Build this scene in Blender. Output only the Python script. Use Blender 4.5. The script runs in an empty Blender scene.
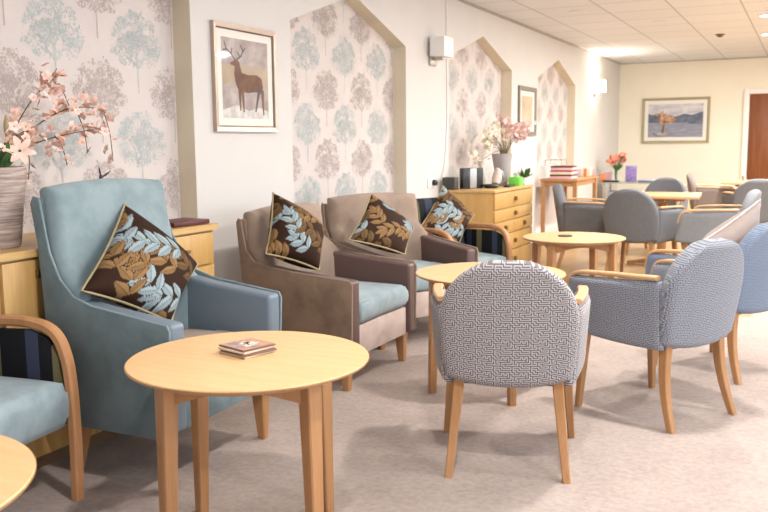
import bpy, bmesh, math, random
import numpy as np
from math import sin, cos, pi, radians, sqrt, atan2
from mathutils import Vector, Matrix
random.seed(7)
C = bpy.context.scene.collection

# ------------------------------------------------------------------ materials
def new_mat(name):
    m = bpy.data.materials.new(name); m.use_nodes = True
    nt = m.node_tree; b = nt.nodes['Principled BSDF']
    return m, nt, b
def N(nt, t, **kw):
    n = nt.nodes.new(t)
    for k, v in kw.items(): setattr(n, k, v)
    return n
def L(nt, a, b): nt.links.new(a, b)
def mixc(nt, fac, a, b):
    n = N(nt, 'ShaderNodeMix', data_type='RGBA')
    if isinstance(fac, (int, float)): n.inputs[0].default_value = fac
    else: L(nt, fac, n.inputs[0])
    for i, c in ((6, a), (7, b)):
        if isinstance(c, tuple): n.inputs[i].default_value = (*c[:3], 1)
        else: L(nt, c, n.inputs[i])
    return n.outputs[2]
def ramp(nt, fac, stops):
    r = N(nt, 'ShaderNodeValToRGB'); cr = r.color_ramp
    while len(cr.elements) < len(stops): cr.elements.new(0.5)
    for e, (p, c) in zip(cr.elements, stops):
        e.position = p; e.color = (*c, 1) if len(c) == 3 else c
    L(nt, fac, r.inputs[0]); return r.outputs[0]
def coords(nt, kind='Object', scale=(1, 1, 1), rot=(0, 0, 0)):
    tc = N(nt, 'ShaderNodeTexCoord'); mp = N(nt, 'ShaderNodeMapping')
    mp.inputs['Scale'].default_value = scale; mp.inputs['Rotation'].default_value = rot
    L(nt, tc.outputs[kind], mp.inputs[0]); return mp.outputs[0]
def noise(nt, co, scale, detail=3, rough=.5):
    n = N(nt, 'ShaderNodeTexNoise'); n.inputs['Scale'].default_value = scale
    n.inputs['Detail'].default_value = detail; n.inputs['Roughness'].default_value = rough
    L(nt, co, n.inputs[0]); return n.outputs['Fac']
def bump(nt, b, h, strength=.2, dist=.002):
    n = N(nt, 'ShaderNodeBump'); n.inputs['Strength'].default_value = strength
    n.inputs['Distance'].default_value = dist
    L(nt, h, n.inputs['Height']); L(nt, n.outputs[0], b.inputs['Normal'])
def plain(name, col, rough=.6, metal=0., var=.06, scale=12, bmp=0, bscale=300, coat=0, spec=.5, emit=None, estr=0):
    m, nt, b = new_mat(name)
    co = coords(nt)
    f = noise(nt, co, scale)
    d = tuple(max(0, c * (1 - var)) for c in col); l = tuple(min(1, c * (1 + var)) for c in col)
    L(nt, ramp(nt, f, [(.3, d), (.7, l)]), b.inputs['Base Color'])
    b.inputs['Roughness'].default_value = rough; b.inputs['Metallic'].default_value = metal
    b.inputs['Specular IOR Level'].default_value = spec
    if coat: b.inputs['Coat Weight'].default_value = coat
    if bmp: bump(nt, b, noise(nt, co, bscale, 2), bmp)
    if emit: b.inputs['Emission Color'].default_value = (*emit, 1); b.inputs['Emission Strength'].default_value = estr
    return m
def wood(name, a, bcol, axis='X', sc=1.0, rough=.4, coat=.15):
    m, nt, b = new_mat(name)
    s = {'X': (1.2, 16, 16), 'Y': (16, 1.2, 16), 'Z': (16, 16, 1.2)}[axis]
    co = coords(nt, scale=tuple(v * sc for v in s))
    f = noise(nt, co, 2.2, 4, .6)
    f2 = noise(nt, coords(nt, scale=tuple(v * sc * 4 for v in s)), 3, 2)
    c = ramp(nt, f, [(.3, bcol), (.62, a)])
    c2 = mixc(nt, .12, c, ramp(nt, f2, [(.35, tuple(x * .6 for x in bcol)), (.6, a)]))
    L(nt, c2, b.inputs['Base Color']); b.inputs['Roughness'].default_value = rough
    b.inputs['Coat Weight'].default_value = coat; b.inputs['Coat Roughness'].default_value = .25
    return m
def suede(name, col, dark, rough=.85, sc=9):
    m, nt, b = new_mat(name); co = coords(nt)
    f = noise(nt, co, sc, 4, .6)
    L(nt, ramp(nt, f, [(.36, dark), (.62, col)]), b.inputs['Base Color'])
    b.inputs['Roughness'].default_value = rough; b.inputs['Sheen Weight'].default_value = .25
    b.inputs['Specular IOR Level'].default_value = .25
    bump(nt, b, noise(nt, co, 350, 2), .12)
    return m
def attr_mat(name, rough=.8, sheen=0):
    m, nt, b = new_mat(name)
    a = N(nt, 'ShaderNodeAttribute'); a.attribute_name = 'pattern'
    L(nt, a.outputs['Color'], b.inputs['Base Color']); b.inputs['Roughness'].default_value = rough
    b.inputs['Sheen Weight'].default_value = sheen; b.inputs['Specular IOR Level'].default_value = .15
    bump(nt, b, noise(nt, coords(nt), 260, 2), .25)
    return m
def stripes(name, cols, width, axis=0, rough=.7):
    m, nt, b = new_mat(name)
    co = coords(nt); sp = N(nt, 'ShaderNodeSeparateXYZ'); L(nt, co, sp.inputs[0])
    ma = N(nt, 'ShaderNodeMath', operation='MULTIPLY'); ma.inputs[1].default_value = 1 / (width * len(cols)); L(nt, sp.outputs[axis], ma.inputs[0])
    fr = N(nt, 'ShaderNodeMath', operation='FRACT'); L(nt, ma.outputs[0], fr.inputs[0])
    r = N(nt, 'ShaderNodeValToRGB'); r.color_ramp.interpolation = 'CONSTANT'
    while len(r.color_ramp.elements) < len(cols): r.color_ramp.elements.new(.5)
    for i, c in enumerate(cols):
        r.color_ramp.elements[i].position = i / len(cols); r.color_ramp.elements[i].color = (*c, 1)
    L(nt, fr.outputs[0], r.inputs[0]); L(nt, r.outputs[0], b.inputs['Base Color'])
    b.inputs['Roughness'].default_value = rough; b.inputs['Specular IOR Level'].default_value = .15
    bump(nt, b, noise(nt, co, 400, 2), .15)
    return m
def maze_rows(n=8, seed=3):
    rnd = random.Random(seed); S = 2 * n
    g = [[0] * S for _ in range(S)]; seen = {(0, 0)}; st = [(0, 0)]; g[0][0] = 1; last = None
    while st:
        x, y = st[-1]; opts = []
        for dx, dy in ((1, 0), (-1, 0), (0, 1), (0, -1)):
            q = ((x + dx) % n, (y + dy) % n)
            if q not in seen: opts.append((dx, dy, q))
        if not opts: st.pop(); continue
        dx, dy, q = rnd.choice(opts)
        g[(2 * y + dy) % S][(2 * x + dx) % S] = 1; g[2 * q[1]][2 * q[0]] = 1
        seen.add(q); st.append(q)
    return g
def fret(name, light, dark, cell=.0047):
    m, nt, b = new_mat(name)
    g = maze_rows(8, 5); S = 16
    tc = N(nt, 'ShaderNodeUVMap'); tc.uv_map = 'UVMap'
    sp = N(nt, 'ShaderNodeSeparateXYZ'); L(nt, tc.outputs[0], sp.inputs[0])
    def M(op, a, bv=None):
        n = N(nt, 'ShaderNodeMath', operation=op)
        if isinstance(a, (int, float)): n.inputs[0].default_value = a
        else: L(nt, a, n.inputs[0])
        if bv is not None:
            if isinstance(bv, (int, float)): n.inputs[1].default_value = bv
            else: L(nt, bv, n.inputs[1])
        return n.outputs[0]
    i = M('MODULO', M('FLOOR', M('DIVIDE', M('ADD', sp.outputs[0], 20 * cell * S), cell)), S)
    jf = M('MODULO', M('DIVIDE', M('ADD', sp.outputs[1], 20 * cell * S), cell), S)
    r = []
    for half in (0, 1):
        rp = N(nt, 'ShaderNodeValToRGB'); rp.color_ramp.interpolation = 'CONSTANT'
        while len(rp.color_ramp.elements) < S: rp.color_ramp.elements.new(.5)
        for k in range(S):
            v = sum(g[k][half * 8 + q] << q for q in range(8)) / 256
            rp.color_ramp.elements[k].position = k / S; rp.color_ramp.elements[k].color = (v, v, v, 1)
        L(nt, M('DIVIDE', jf, S), rp.inputs[0]); r.append(rp.outputs[0])
    hi = M('GREATER_THAN', i, 7.5)
    ii = M('MODULO', M('ADD', i, .001), 8)
    val = M('ADD', M('MULTIPLY', M('SUBTRACT', 1, hi), r[0]), M('MULTIPLY', hi, r[1]))
    v256 = M('ROUND', M('MULTIPLY', val, 256))
    bit = M('MODULO', M('FLOOR', M('DIVIDE', v256, M('POWER', 2, M('FLOOR', ii)))), 2)
    L(nt, mixc(nt, bit, dark, light), b.inputs['Base Color'])
    b.inputs['Roughness'].default_value = .85; b.inputs['Sheen Weight'].default_value = .2
    b.inputs['Specular IOR Level'].default_value = .3
    bump(nt, b, bit, .35, .0015)
    return m
def glass_mat(name='clear glass', tint=(1, 1, 1), gl=.12):
    m = bpy.data.materials.new(name); m.use_nodes = True; nt = m.node_tree; nt.nodes.clear()
    o = N(nt, 'ShaderNodeOutputMaterial'); t = N(nt, 'ShaderNodeBsdfTransparent'); g = N(nt, 'ShaderNodeBsdfGlossy')
    t.inputs[0].default_value = (*tint, 1); g.inputs['Roughness'].default_value = .03
    lw = N(nt, 'ShaderNodeLayerWeight'); lw.inputs[0].default_value = .25
    fr = N(nt, 'ShaderNodeMath', operation='MULTIPLY'); L(nt, lw.outputs['Facing'], fr.inputs[0]); fr.inputs[1].default_value = gl
    mx = N(nt, 'ShaderNodeMixShader'); L(nt, fr.outputs[0], mx.inputs[0]); L(nt, t.outputs[0], mx.inputs[1]); L(nt, g.outputs[0], mx.inputs[2])
    L(nt, mx.outputs[0], o.inputs[0]); return m

M = {}
M['wall'] = plain('warm white wall paint', (.67, .65, .63), .85, var=.015, scale=3)
M['wall_back'] = plain('cream wall paint', (.84, .79, .665), .85, var=.015, scale=3)
M['reveal'] = plain('beige reveal paint', (.72, .64, .50), .8, var=.03, scale=5)
M['paper'] = plain('blush wallpaper', (.66, .605, .585), .8, var=.02, scale=6)
M['mauve'] = plain('mauve wallpaper ink', (.51, .44, .42), .8, var=.08, scale=30)
M['aqua'] = plain('aqua wallpaper ink', (.49, .54, .54), .8, var=.08, scale=30)
M['white'] = plain('white gloss paint', (.84, .82, .79), .4, var=.01)
M['white_plastic'] = plain('white plastic', (.82, .81, .80), .35, var=.01)
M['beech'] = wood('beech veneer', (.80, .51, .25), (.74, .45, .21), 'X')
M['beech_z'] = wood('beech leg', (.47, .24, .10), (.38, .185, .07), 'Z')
M['beech_rim'] = wood('beech edging', (.50, .28, .125), (.42, .22, .095), 'X')
M['beech_arm'] = wood('beech arm', (.66, .40, .20), (.57, .33, .15), 'X')
M['bent'] = wood('bent beech', (.54, .27, .12), (.45, .215, .09), 'Z')
M['oak'] = wood('golden oak veneer', (.58, .35, .12), (.50, .285, .09), 'Z', .6)
M['oak_top'] = wood('golden oak top', (.62, .40, .16), (.54, .33, .12), 'Y', .6)
M['oak_gap'] = plain('dark gap', (.16, .09, .04), .8)
M['door'] = wood('mahogany door', (.24, .075, .02), (.17, .048, .012), 'Z', .7, .35)
M['blue_suede'] = suede('blue suede', (.155, .21, .225), (.11, .158, .172))
M['blue_vinyl'] = plain('blue grey vinyl', (.16, .205, .25), .45, var=.05, scale=5)
M['blue_pale'] = suede('pale blue suede', (.265, .345, .37), (.185, .255, .28), sc=6)
M['blue_seat'] = suede('pale blue seat fabric', (.34, .435, .475), (.245, .33, .37))
M['taupe'] = plain('taupe seat fabric', (.42, .34, .28), .8, var=.06, bmp=.15)
M['khaki_suede'] = suede('brown suede', (.27, .185, .13), (.19, .13, .09))
M['tan_suede'] = suede('tan suede', (.37, .275, .215), (.30, .22, .17), sc=5)
M['blush_suede'] = suede('blush suede', (.58, .47, .42), (.49, .38, .335))
M['brown_vinyl'] = plain('chocolate vinyl', (.115, .068, .06), .42, var=.06, scale=5)
M['fret'] = fret('fret weave fabric', (.45, .42, .425), (.13, .12, .13), .0040)
M['fret_blue'] = fret('blue grey fret weave', (.30, .32, .37), (.14, .15, .18), .0040)
M['fret_deep'] = fret('deep blue fret weave', (.21, .265, .36), (.13, .165, .235), .0040)
M['blue_cloth'] = plain('grey blue weave', (.25, .27, .32), .9, var=.06, scale=60, bmp=.25)
M['grey_cloth'] = plain('grey weave', (.15, .155, .17), .9, var=.05, scale=40, bmp=.2)
M['light_grey'] = plain('light grey weave', (.225, .24, .265), .9, var=.05, scale=40, bmp=.2)
M['mushroom'] = plain('mushroom weave', (.21, .17, .155), .9, var=.05, scale=40)
M['blush_cloth'] = plain('pale blush weave', (.52, .45, .43), .9, var=.05, scale=40)
M['stripe'] = stripes('striped upholstery', [(.012, .012, .016), (.012, .012, .016), (.045, .055, .09), (.012, .012, .016), (.16, .14, .07)], .055, 0)
M['stripe_y'] = stripes('striped back upholstery', [(.012, .012, .016), (.14, .125, .07), (.012, .012, .016), (.04, .05, .08)], .07, 1)
M['leafy'] = attr_mat('leaf jacquard')
M['cord'] = plain('cream cord', (.38, .31, .18), .8, bmp=.2)
M['pillow'] = plain('pale taupe satin', (.38, .31, .285), .55, var=.08, scale=10)
M['pillow_edge'] = plain('silver braid', (.65, .62, .62), .5, var=.3, scale=60)
M['black'] = plain('black plastic', (.012, .012, .014), .3, var=.1)
M['dark'] = plain('charcoal', (.05, .045, .045), .5)
M['silver'] = plain('silver plastic', (.42, .42, .43), .35, metal=.4)
M['steel'] = plain('brushed steel', (.5, .47, .43), .35, metal=.9)
M['maroon'] = plain('maroon cover', (.085, .012, .014), .45)
M['bronze'] = plain('bronze knob', (.22, .14, .06), .4, metal=.7)
M['champagne'] = plain('champagne frame', (.45, .36, .30), .32, metal=.55, var=.05)
M['champagne_d'] = plain('dark frame lip', (.15, .11, .09), .4, metal=.4)
M['gold'] = plain('muted gold frame', (.40, .34, .20), .4, metal=.3)
M['grey_frame'] = plain('grey frame', (.22, .20, .17), .45)
M['mount'] = plain('ivory mount', (.80, .78, .72), .8, var=.01)
M['glass'] = glass_mat()
M['green'] = plain('lime green card', (.16, .62, .07), .6)
M['tissue'] = plain('white tissue', (.86, .86, .86), .8)
M['leaf'] = plain('green leaf', (.06, .15, .035), .5, var=.3, scale=40)
M['stem'] = plain('brown stem', (.11, .075, .035), .7)
M['peach'] = plain('peach petal', (.88, .56, .45), .7, var=.18, scale=60)
M['pink'] = plain('pink petal', (.88, .64, .57), .7, var=.15, scale=60)
M['cream_petal'] = plain('cream petal', (.82, .74, .60), .7, var=.1, scale=60)
M['blush_petal'] = plain('blush lily petal', (.86, .62, .52), .7, var=.12, scale=40)
M['lilac_vase'] = plain('lilac grey glaze', (.40, .36, .38), .4, var=.04)
M['light_on'] = plain('lit diffuser', (.9, .88, .84), .5, emit=(1, .93, .80), estr=18)
M['spot_on'] = plain('lit downlight', (.9, .88, .84), .5, emit=(1, .96, .88), estr=14)
M['red'] = plain('red card', (.45, .05, .06), .6)
M['pinkbox'] = plain('pink card', (.75, .45, .48), .6)
M['purple'] = plain('purple cover', (.25, .18, .42), .5, var=.35, scale=25)
M['navy'] = plain('navy cover', (.05, .05, .14), .5)
M['cream'] = plain('cream card', (.72, .66, .50), .7)
M['orange'] = plain('orange card', (.62, .20, .08), .6)
M['lavender'] = plain('lavender plastic', (.48, .48, .58), .6)
M['yellow'] = plain('pale yellow laminate', (.62, .56, .32), .6)
M['greyglass'] = plain('grey green glass top', (.30, .34, .30), .15)

def vase_mat():
    m, nt, b = new_mat('ribbed taupe ceramic'); co = coords(nt, scale=(3, 3, 60))
    f = noise(nt, co, 2.2, 4, .65)
    L(nt, ramp(nt, f, [(.35, (.25, .18, .16)), (.5, (.40, .31, .28)), (.68, (.60, .52, .48))]), b.inputs['Base Color'])
    b.inputs['Roughness'].default_value = .45; bump(nt, b, f, .5, .004); return m
M['vase'] = vase_mat()
def carpet_mat():
    m, nt, b = new_mat('beige carpet'); co = coords(nt)
    f = noise(nt, co, 420, 3, .7); g = noise(nt, co, 4.5, 5, .62); h = noise(nt, co, 38, 3, .7)
    c = ramp(nt, g, [(.36, (.40, .325, .29)), (.64, (.53, .44, .395))])
    c = mixc(nt, .45, c, ramp(nt, f, [(.35, (.30, .24, .21)), (.65, (.66, .56, .51))]))
    c = mixc(nt, .35, c, ramp(nt, h, [(.35, (.34, .275, .245)), (.65, (.58, .495, .445))]))
    L(nt, c, b.inputs['Base Color']); b.inputs['Roughness'].default_value = .97
    b.inputs['Specular IOR Level'].default_value = .1
    bump(nt, b, f, .5, .006); return m
M['carpet'] = carpet_mat()
def plank_mat():
    m, nt, b = new_mat('oak plank floor')
    co = coords(nt, rot=(0, 0, pi / 2)); br = N(nt, 'ShaderNodeTexBrick'); L(nt, co, br.inputs[0])
    br.inputs['Scale'].default_value = 1; br.inputs['Brick Width'].default_value = 1.2; br.inputs['Row Height'].default_value = .14
    br.inputs['Mortar Size'].default_value = .002; br.inputs['Color1'].default_value = (.47, .31, .15, 1)
    br.inputs['Color2'].default_value = (.38, .24, .11, 1); br.inputs['Mortar'].default_value = (.25, .14, .05, 1)
    f = noise(nt, coords(nt, scale=(20, 1.5, 1)), 2, 4)
    L(nt, mixc(nt, .3, br.outputs[0], ramp(nt, f, [(.3, (.33, .20, .09)), (.7, (.52, .36, .19))])), b.inputs['Base Color'])
    b.inputs['Roughness'].default_value = .33; return m
M['plank'] = plank_mat()
def tile_mat():
    m, nt, b = new_mat('mineral ceiling tiles')
    tc = N(nt, 'ShaderNodeTexCoord'); mp = N(nt, 'ShaderNodeMapping')
    mp.inputs['Location'].default_value = (-.42, -.30, 0); L(nt, tc.outputs['Object'], mp.inputs[0])
    br = N(nt, 'ShaderNodeTexBrick'); br.offset = 0; L(nt, mp.outputs[0], br.inputs[0])
    br.inputs['Scale'].default_value = 1; br.inputs['Brick Width'].default_value = .635; br.inputs['Row Height'].default_value = .635
    br.inputs['Mortar Size'].default_value = .008; br.inputs['Mortar Smooth'].default_value = 0.1
    br.inputs['Color1'].default_value = (.75, .77, .82, 1); br.inputs['Color2'].default_value = (.72, .74, .79, 1); br.inputs['Mortar'].default_value = (.44, .43, .44, 1)
    L(nt, br.outputs[0], b.inputs['Base Color']); b.inputs['Roughness'].default_value = .8
    bump(nt, b, noise(nt, tc.outputs['Object'], 120, 3), .15); return m
M['tiles'] = tile_mat()

# ------------------------------------------------------------------ geometry helpers
def tag(o, label=None, cat=None, group=None, kind=None):
    if label: o['label'] = label
    if cat: o['category'] = cat
    if group: o['group'] = group
    if kind: o['kind'] = kind
    return o
def thing(name, label, cat, loc=(0, 0, 0), rz=0, group=None):
    o = bpy.data.objects.new(name, None); C.objects.link(o); o.empty_display_size = .1
    o.location = loc; o.rotation_euler = (0, 0, rz)
    return tag(o, label, cat, group)
def link(name, me, mats, parent=None, loc=(0, 0, 0), rot=(0, 0, 0)):
    if not isinstance(mats, (list, tuple)): mats = [mats]
    for m in mats: me.materials.append(m)
    o = bpy.data.objects.new(name, me); C.objects.link(o); o.location = loc; o.rotation_euler = rot
    if parent: o.parent = parent
    return o
def pymesh(name, v, f, mats, parent=None, smooth=False, midx=None, loc=(0, 0, 0), rot=(0, 0, 0)):
    me = bpy.data.meshes.new(name); me.from_pydata([tuple(p) for p in v], [], f); me.update()
    if smooth: me.polygons.foreach_set('use_smooth', [True] * len(me.polygons))
    if midx: me.polygons.foreach_set('material_index', midx)
    return link(name, me, mats, parent, loc, rot)
def bmobj(name, bm, mats, parent=None, smooth=True, loc=(0, 0, 0), rot=(0, 0, 0), angle=40):
    bmesh.ops.recalc_face_normals(bm, faces=bm.faces)
    if smooth:
        a = radians(angle)
        for f in bm.faces: f.smooth = True
        for e in bm.edges:
            if len(e.link_faces) == 2 and e.calc_face_angle(0) > a: e.smooth = False
    me = bpy.data.meshes.new(name); bm.to_mesh(me); bm.free()
    return link(name, me, mats, parent, loc, rot)
def add_box(bm, c, s, bev=.0, seg=2, rot=None, mi=0):
    r = bmesh.ops.create_cube(bm, size=1); vs = r['verts']
    for v in vs:
        v.co = Vector((v.co.x * s[0], v.co.y * s[1], v.co.z * s[2]))
        if rot: v.co = rot @ v.co
        v.co += Vector(c)
    fs = set(f for v in vs for f in v.link_faces)
    for f in fs: f.material_index = mi
    if bev:
        es = list(set(e for v in vs for e in v.link_edges))
        bmesh.ops.bevel(bm, geom=es, offset=bev, segments=seg, affect='EDGES', profile=.5)
def box(name, c, s, mat, parent=None, bev=.003, seg=2, loc=(0, 0, 0), rot=(0, 0, 0)):
    bm = bmesh.new(); add_box(bm, c, s, bev, seg); return bmobj(name, bm, mat, parent, loc=loc, rot=rot)
def add_prism(bm, pts, d0, d1, plane='xz', mi=0):
    """extrude 2-D outline pts between d0 and d1 along the missing axis"""
    def P(a, b, d): return {'xz': (a, d, b), 'yz': (d, a, b), 'xy': (a, b, d)}[plane]
    A = [bm.verts.new(P(a, b, d0)) for a, b in pts]; B = [bm.verts.new(P(a, b, d1)) for a, b in pts]
    n = len(pts); fs = []
    fs.append(bm.faces.new(A)); fs.append(bm.faces.new(B[::-1]))
    for i in range(n): fs.append(bm.faces.new((A[i], B[i], B[(i + 1) % n], A[(i + 1) % n])))
    for f in fs: f.material_index = mi
    return fs
def prism(name, pts, d0, d1, plane, mat, parent=None, bev=0, seg=2, **kw):
    bm = bmesh.new(); add_prism(bm, pts, d0, d1, plane)
    bmesh.ops.recalc_face_normals(bm, faces=bm.faces)
    if bev:
        es = [e for e in bm.edges if len(e.link_faces) == 2 and e.calc_face_angle(0) > radians(35)]
        bmesh.ops.bevel(bm, geom=es, offset=bev, segments=seg, affect='EDGES', profile=.5)
    return bmobj(name, bm, mat, parent, **kw)
def add_lathe(bm, prof, seg=32, c=(0, 0, 0), mi=0):
    rings = []
    for r, z in prof:
        rings.append([bm.verts.new((c[0] + r * cos(2 * pi * k / seg), c[1] + r * sin(2 * pi * k / seg), c[2] + z)) for k in range(seg)] if r > 1e-5 else [bm.verts.new((c[0], c[1], c[2] + z))])
    for a, b in zip(rings, rings[1:]):
        for k in range(seg):
            k2 = (k + 1) % seg
            if len(a) == 1 and len(b) == 1: continue
            if len(a) == 1: f = bm.faces.new((a[0], b[k], b[k2]))
            elif len(b) == 1: f = bm.faces.new((a[k], b[0], a[k2]))
            else: f = bm.faces.new((a[k], b[k], b[k2], a[k2]))
            f.material_index = mi
def lathe(name, prof, mat, parent=None, seg=32, **kw):
    bm = bmesh.new(); add_lathe(bm, prof, seg); return bmobj(name, bm, mat, parent, **kw)
def smooth_path(pts, n=6):
    P = [Vector(p) for p in pts]; out = []
    for i in range(len(P) - 1):
        p0 = P[max(i - 1, 0)]; p1 = P[i]; p2 = P[i + 1]; p3 = P[min(i + 2, len(P) - 1)]
        for k in range(n):
            t = k / n
            out.append(.5 * ((2 * p1) + (p2 - p0) * t + (2 * p0 - 5 * p1 + 4 * p2 - p3) * t * t + (3 * p1 - p0 - 3 * p2 + p3) * t ** 3))
    out.append(P[-1]); return out
def add_sweep(bm, path, sect, up=None, mi=0):
    """sect: list of (a,b) or function(t)->list ; a along side vector, b along normal"""
    n = len(path); rings = []; prev = None
    for i, p in enumerate(path):
        t = (path[min(i + 1, n - 1)] - path[max(i - 1, 0)]).normalized()
        if up is not None:
            s = Vector(up)
            b = t.cross(s)
            if b.length < 1e-6: b = Vector((1, 0, 0))
            b.normalize(); s = b.cross(t).normalized()
        else:
            ref = prev if prev is not None else (Vector((0, 0, 1)) if abs(t.z) < .9 else Vector((1, 0, 0)))
            s = (ref - t * ref.dot(t)).normalized(); b = t.cross(s); prev = s
        sc = sect(i / (n - 1)) if callable(sect) else sect
        rings.append([bm.verts.new(p + s * a + b * c) for a, c in sc])
    m = len(rings[0])
    for A, B in zip(rings, rings[1:]):
        for k in range(m):
            f = bm.faces.new((A[k], A[(k + 1) % m], B[(k + 1) % m], B[k])); f.material_index = mi
    for R_ in (rings[0][::-1], rings[-1]):
        f = bm.faces.new(R_); f.material_index = mi
def circ_sect(r, n=8): return [(r * cos(2 * pi * k / n), r * sin(2 * pi * k / n)) for k in range(n)]
def rect_sect(w, h, b=.006):
    w /= 2; h /= 2
    return [(w - b, -h), (w, -h + b), (w, h - b), (w - b, h), (-w + b, h), (-w, h - b), (-w, -h + b), (-w + b, -h)]
def tube(name, pts, r, mat, parent=None, n=6, seg=8, taper=None, closed=False):
    bm = bmesh.new(); path = smooth_path(pts, n) if n > 1 else [Vector(p) for p in pts]
    if taper: add_sweep(bm, path, lambda t: circ_sect(r + (taper - r) * t, seg))
    else: add_sweep(bm, path, circ_sect(r, seg))
    return bmobj(name, bm, mat, parent)
def leg_bm(bm, top, bot, wt, wb, bev=.004, ang=0, rows=1, curve=0):
    """square tapered leg from bot to top; wt/wb: (x,y) sizes"""
    rings = []
    R_ = Matrix.Rotation(ang, 3, 'Z')
    for i in range(rows + 1):
        t = i / rows; c = Vector(bot).lerp(Vector(top), t)
        if curve: c += Vector((curve * sin(pi * t), 0, 0))
        w = (wb[0] + (wt[0] - wb[0]) * t, wb[1] + (wt[1] - wb[1]) * t)
        sc = rect_sect(w[0], w[1], bev)
        rings.append([bm.verts.new(c + R_ @ Vector((a, b, 0))) for a, b in sc])
    m = 8
    for A, B in zip(rings, rings[1:]):
        for k in range(m): bm.faces.new((A[k], A[(k + 1) % m], B[(k + 1) % m], B[k]))
    bm.faces.new(rings[0][::-1]); bm.faces.new(rings[-1])
def leg(name, top, bot, wt, wb, mat, parent, ang=0, rows=1, curve=0):
    bm = bmesh.new(); leg_bm(bm, top, bot, wt, wb, .004, ang, rows, curve); return bmobj(name, bm, mat, parent, angle=25)

def puff(name, cf, th, mat, parent=None, na=24, nb=24, size=(.5, .5), rr=.03, mode='slab', color=None, uvs=None, cluster=True, smooth=True):
    """upholstered slab: centre surface cf(a,b), a,b in [-1,1]; both faces meet at a rounded rim"""
    def par(n):
        s = np.linspace(-1, 1, n + 1)
        return np.sin(s * pi / 2) if cluster else s
    A = par(na); B = par(nb); eps = 1e-3
    v = [[], []]; cols = []; uv = []
    for j, b in enumerate(B):
        for i, a in enumerate(A):
            p = Vector(cf(a, b))
            aa = min(max(a, -1 + eps), 1 - eps); bb = min(max(b, -1 + eps), 1 - eps)
            du = Vector(cf(aa + eps, bb)) - Vector(cf(aa - eps, bb)); dv = Vector(cf(aa, bb + eps)) - Vector(cf(aa, bb - eps))
            n = du.cross(dv); n.normalize()
            if mode == 'slab':
                d = min((1 - abs(a)) * size[0] / 2, (1 - abs(b)) * size[1] / 2)
                q = min(d / rr, 1); t = th / 2 * sqrt(max(0, 1 - (1 - q) ** 2))
            else:
                t = th / 2 * (max(0, (1 - a * a)) * max(0, (1 - b * b))) ** .42
            v[0].append(p + n * t); v[1].append(p - n * t)
            uv.append((a * size[0] / 2, b * size[1] / 2) if not uvs else uvs(a, b))
            if color: cols.append(color(a, b))
    W = na + 1; K = len(v[0]); verts = v[0] + v[1]; faces = []; idx = {}
    def vid(side, i, j):
        if side == 1 and (i in (0, na) or j in (0, nb)): side = 0
        return side * K + j * W + i
    for j in range(nb):
        for i in range(na):
            faces.append((vid(0, i, j), vid(0, i + 1, j), vid(0, i + 1, j + 1), vid(0, i, j + 1)))
            faces.append((vid(1, i, j), vid(1, i, j + 1), vid(1, i + 1, j + 1), vid(1, i + 1, j)))
    me = bpy.data.meshes.new(name); me.from_pydata([tuple(p) for p in verts], [], faces); me.update()
    if smooth: me.polygons.foreach_set('use_smooth', [True] * len(me.polygons))
    ul = me.uv_layers.new(name='UVMap')
    dat = np.zeros((len(me.loops), 2), np.float32)
    li = np.zeros(len(me.loops), np.int32); me.loops.foreach_get('vertex_index', li)
    uva = np.array(uv + uv, np.float32); dat[:] = uva[li]; ul.data.foreach_set('uv', dat.ravel())
    if color:
        ca = me.color_attributes.new('pattern', 'FLOAT_COLOR', 'POINT')
        c2 = np.ones((2 * K, 4), np.float32); cc = np.array(cols, np.float32); c2[:K, :3] = cc; c2[K:, :3] = cc
        ca.data.foreach_set('color', c2.ravel())
    # drop loose duplicate rim vertices
    bm = bmesh.new(); bm.from_mesh(me); bmesh.ops.delete(bm, geom=[x for x in bm.verts if not x.link_faces], context='VERTS'); bm.to_mesh(me); bm.free()
    return link(name, me, mat, parent)
def copy_tree(o, parent=None):
    c = o.copy(); C.objects.link(c)
    if parent: c.parent = parent
    for ch in list(o.children): copy_tree(ch, c)
    return c
def place(o, x, y, rz, label, z=0, group=None):
    o.location = (x, y, z); o.rotation_euler = (0, 0, radians(rz)); o['label'] = label
    if group: o['group'] = group
    return o

# ------------------------------------------------------------------ camera
H = 1.25; CX = 2.98; TH = .462; P = .132; RO = -.010
r0 = Vector((cos(TH), sin(TH), 0)); fw = Vector((-sin(TH) * cos(P), cos(TH) * cos(P), -sin(P))); u0 = r0.cross(fw)
rr_ = cos(RO) * r0 + sin(RO) * u0; up_ = -sin(RO) * r0 + cos(RO) * u0
cam = bpy.data.objects.new('camera', bpy.data.cameras.new('camera')); C.objects.link(cam)
mw = Matrix.Identity(4)
for i in range(3): mw[i][0] = rr_[i]; mw[i][1] = up_[i]; mw[i][2] = -fw[i]
mw[0][3], mw[1][3], mw[2][3] = CX, 0, H
cam.matrix_world = mw
cam.data.sensor_fit = 'HORIZONTAL'; cam.data.sensor_width = 36; cam.data.lens = 848.8 / 768 * 36
cam.data.dof.use_dof = True; cam.data.dof.focus_distance = 3.1; cam.data.dof.aperture_fstop = 5.6
cam.data.clip_start = .05
bpy.context.scene.camera = cam

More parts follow.
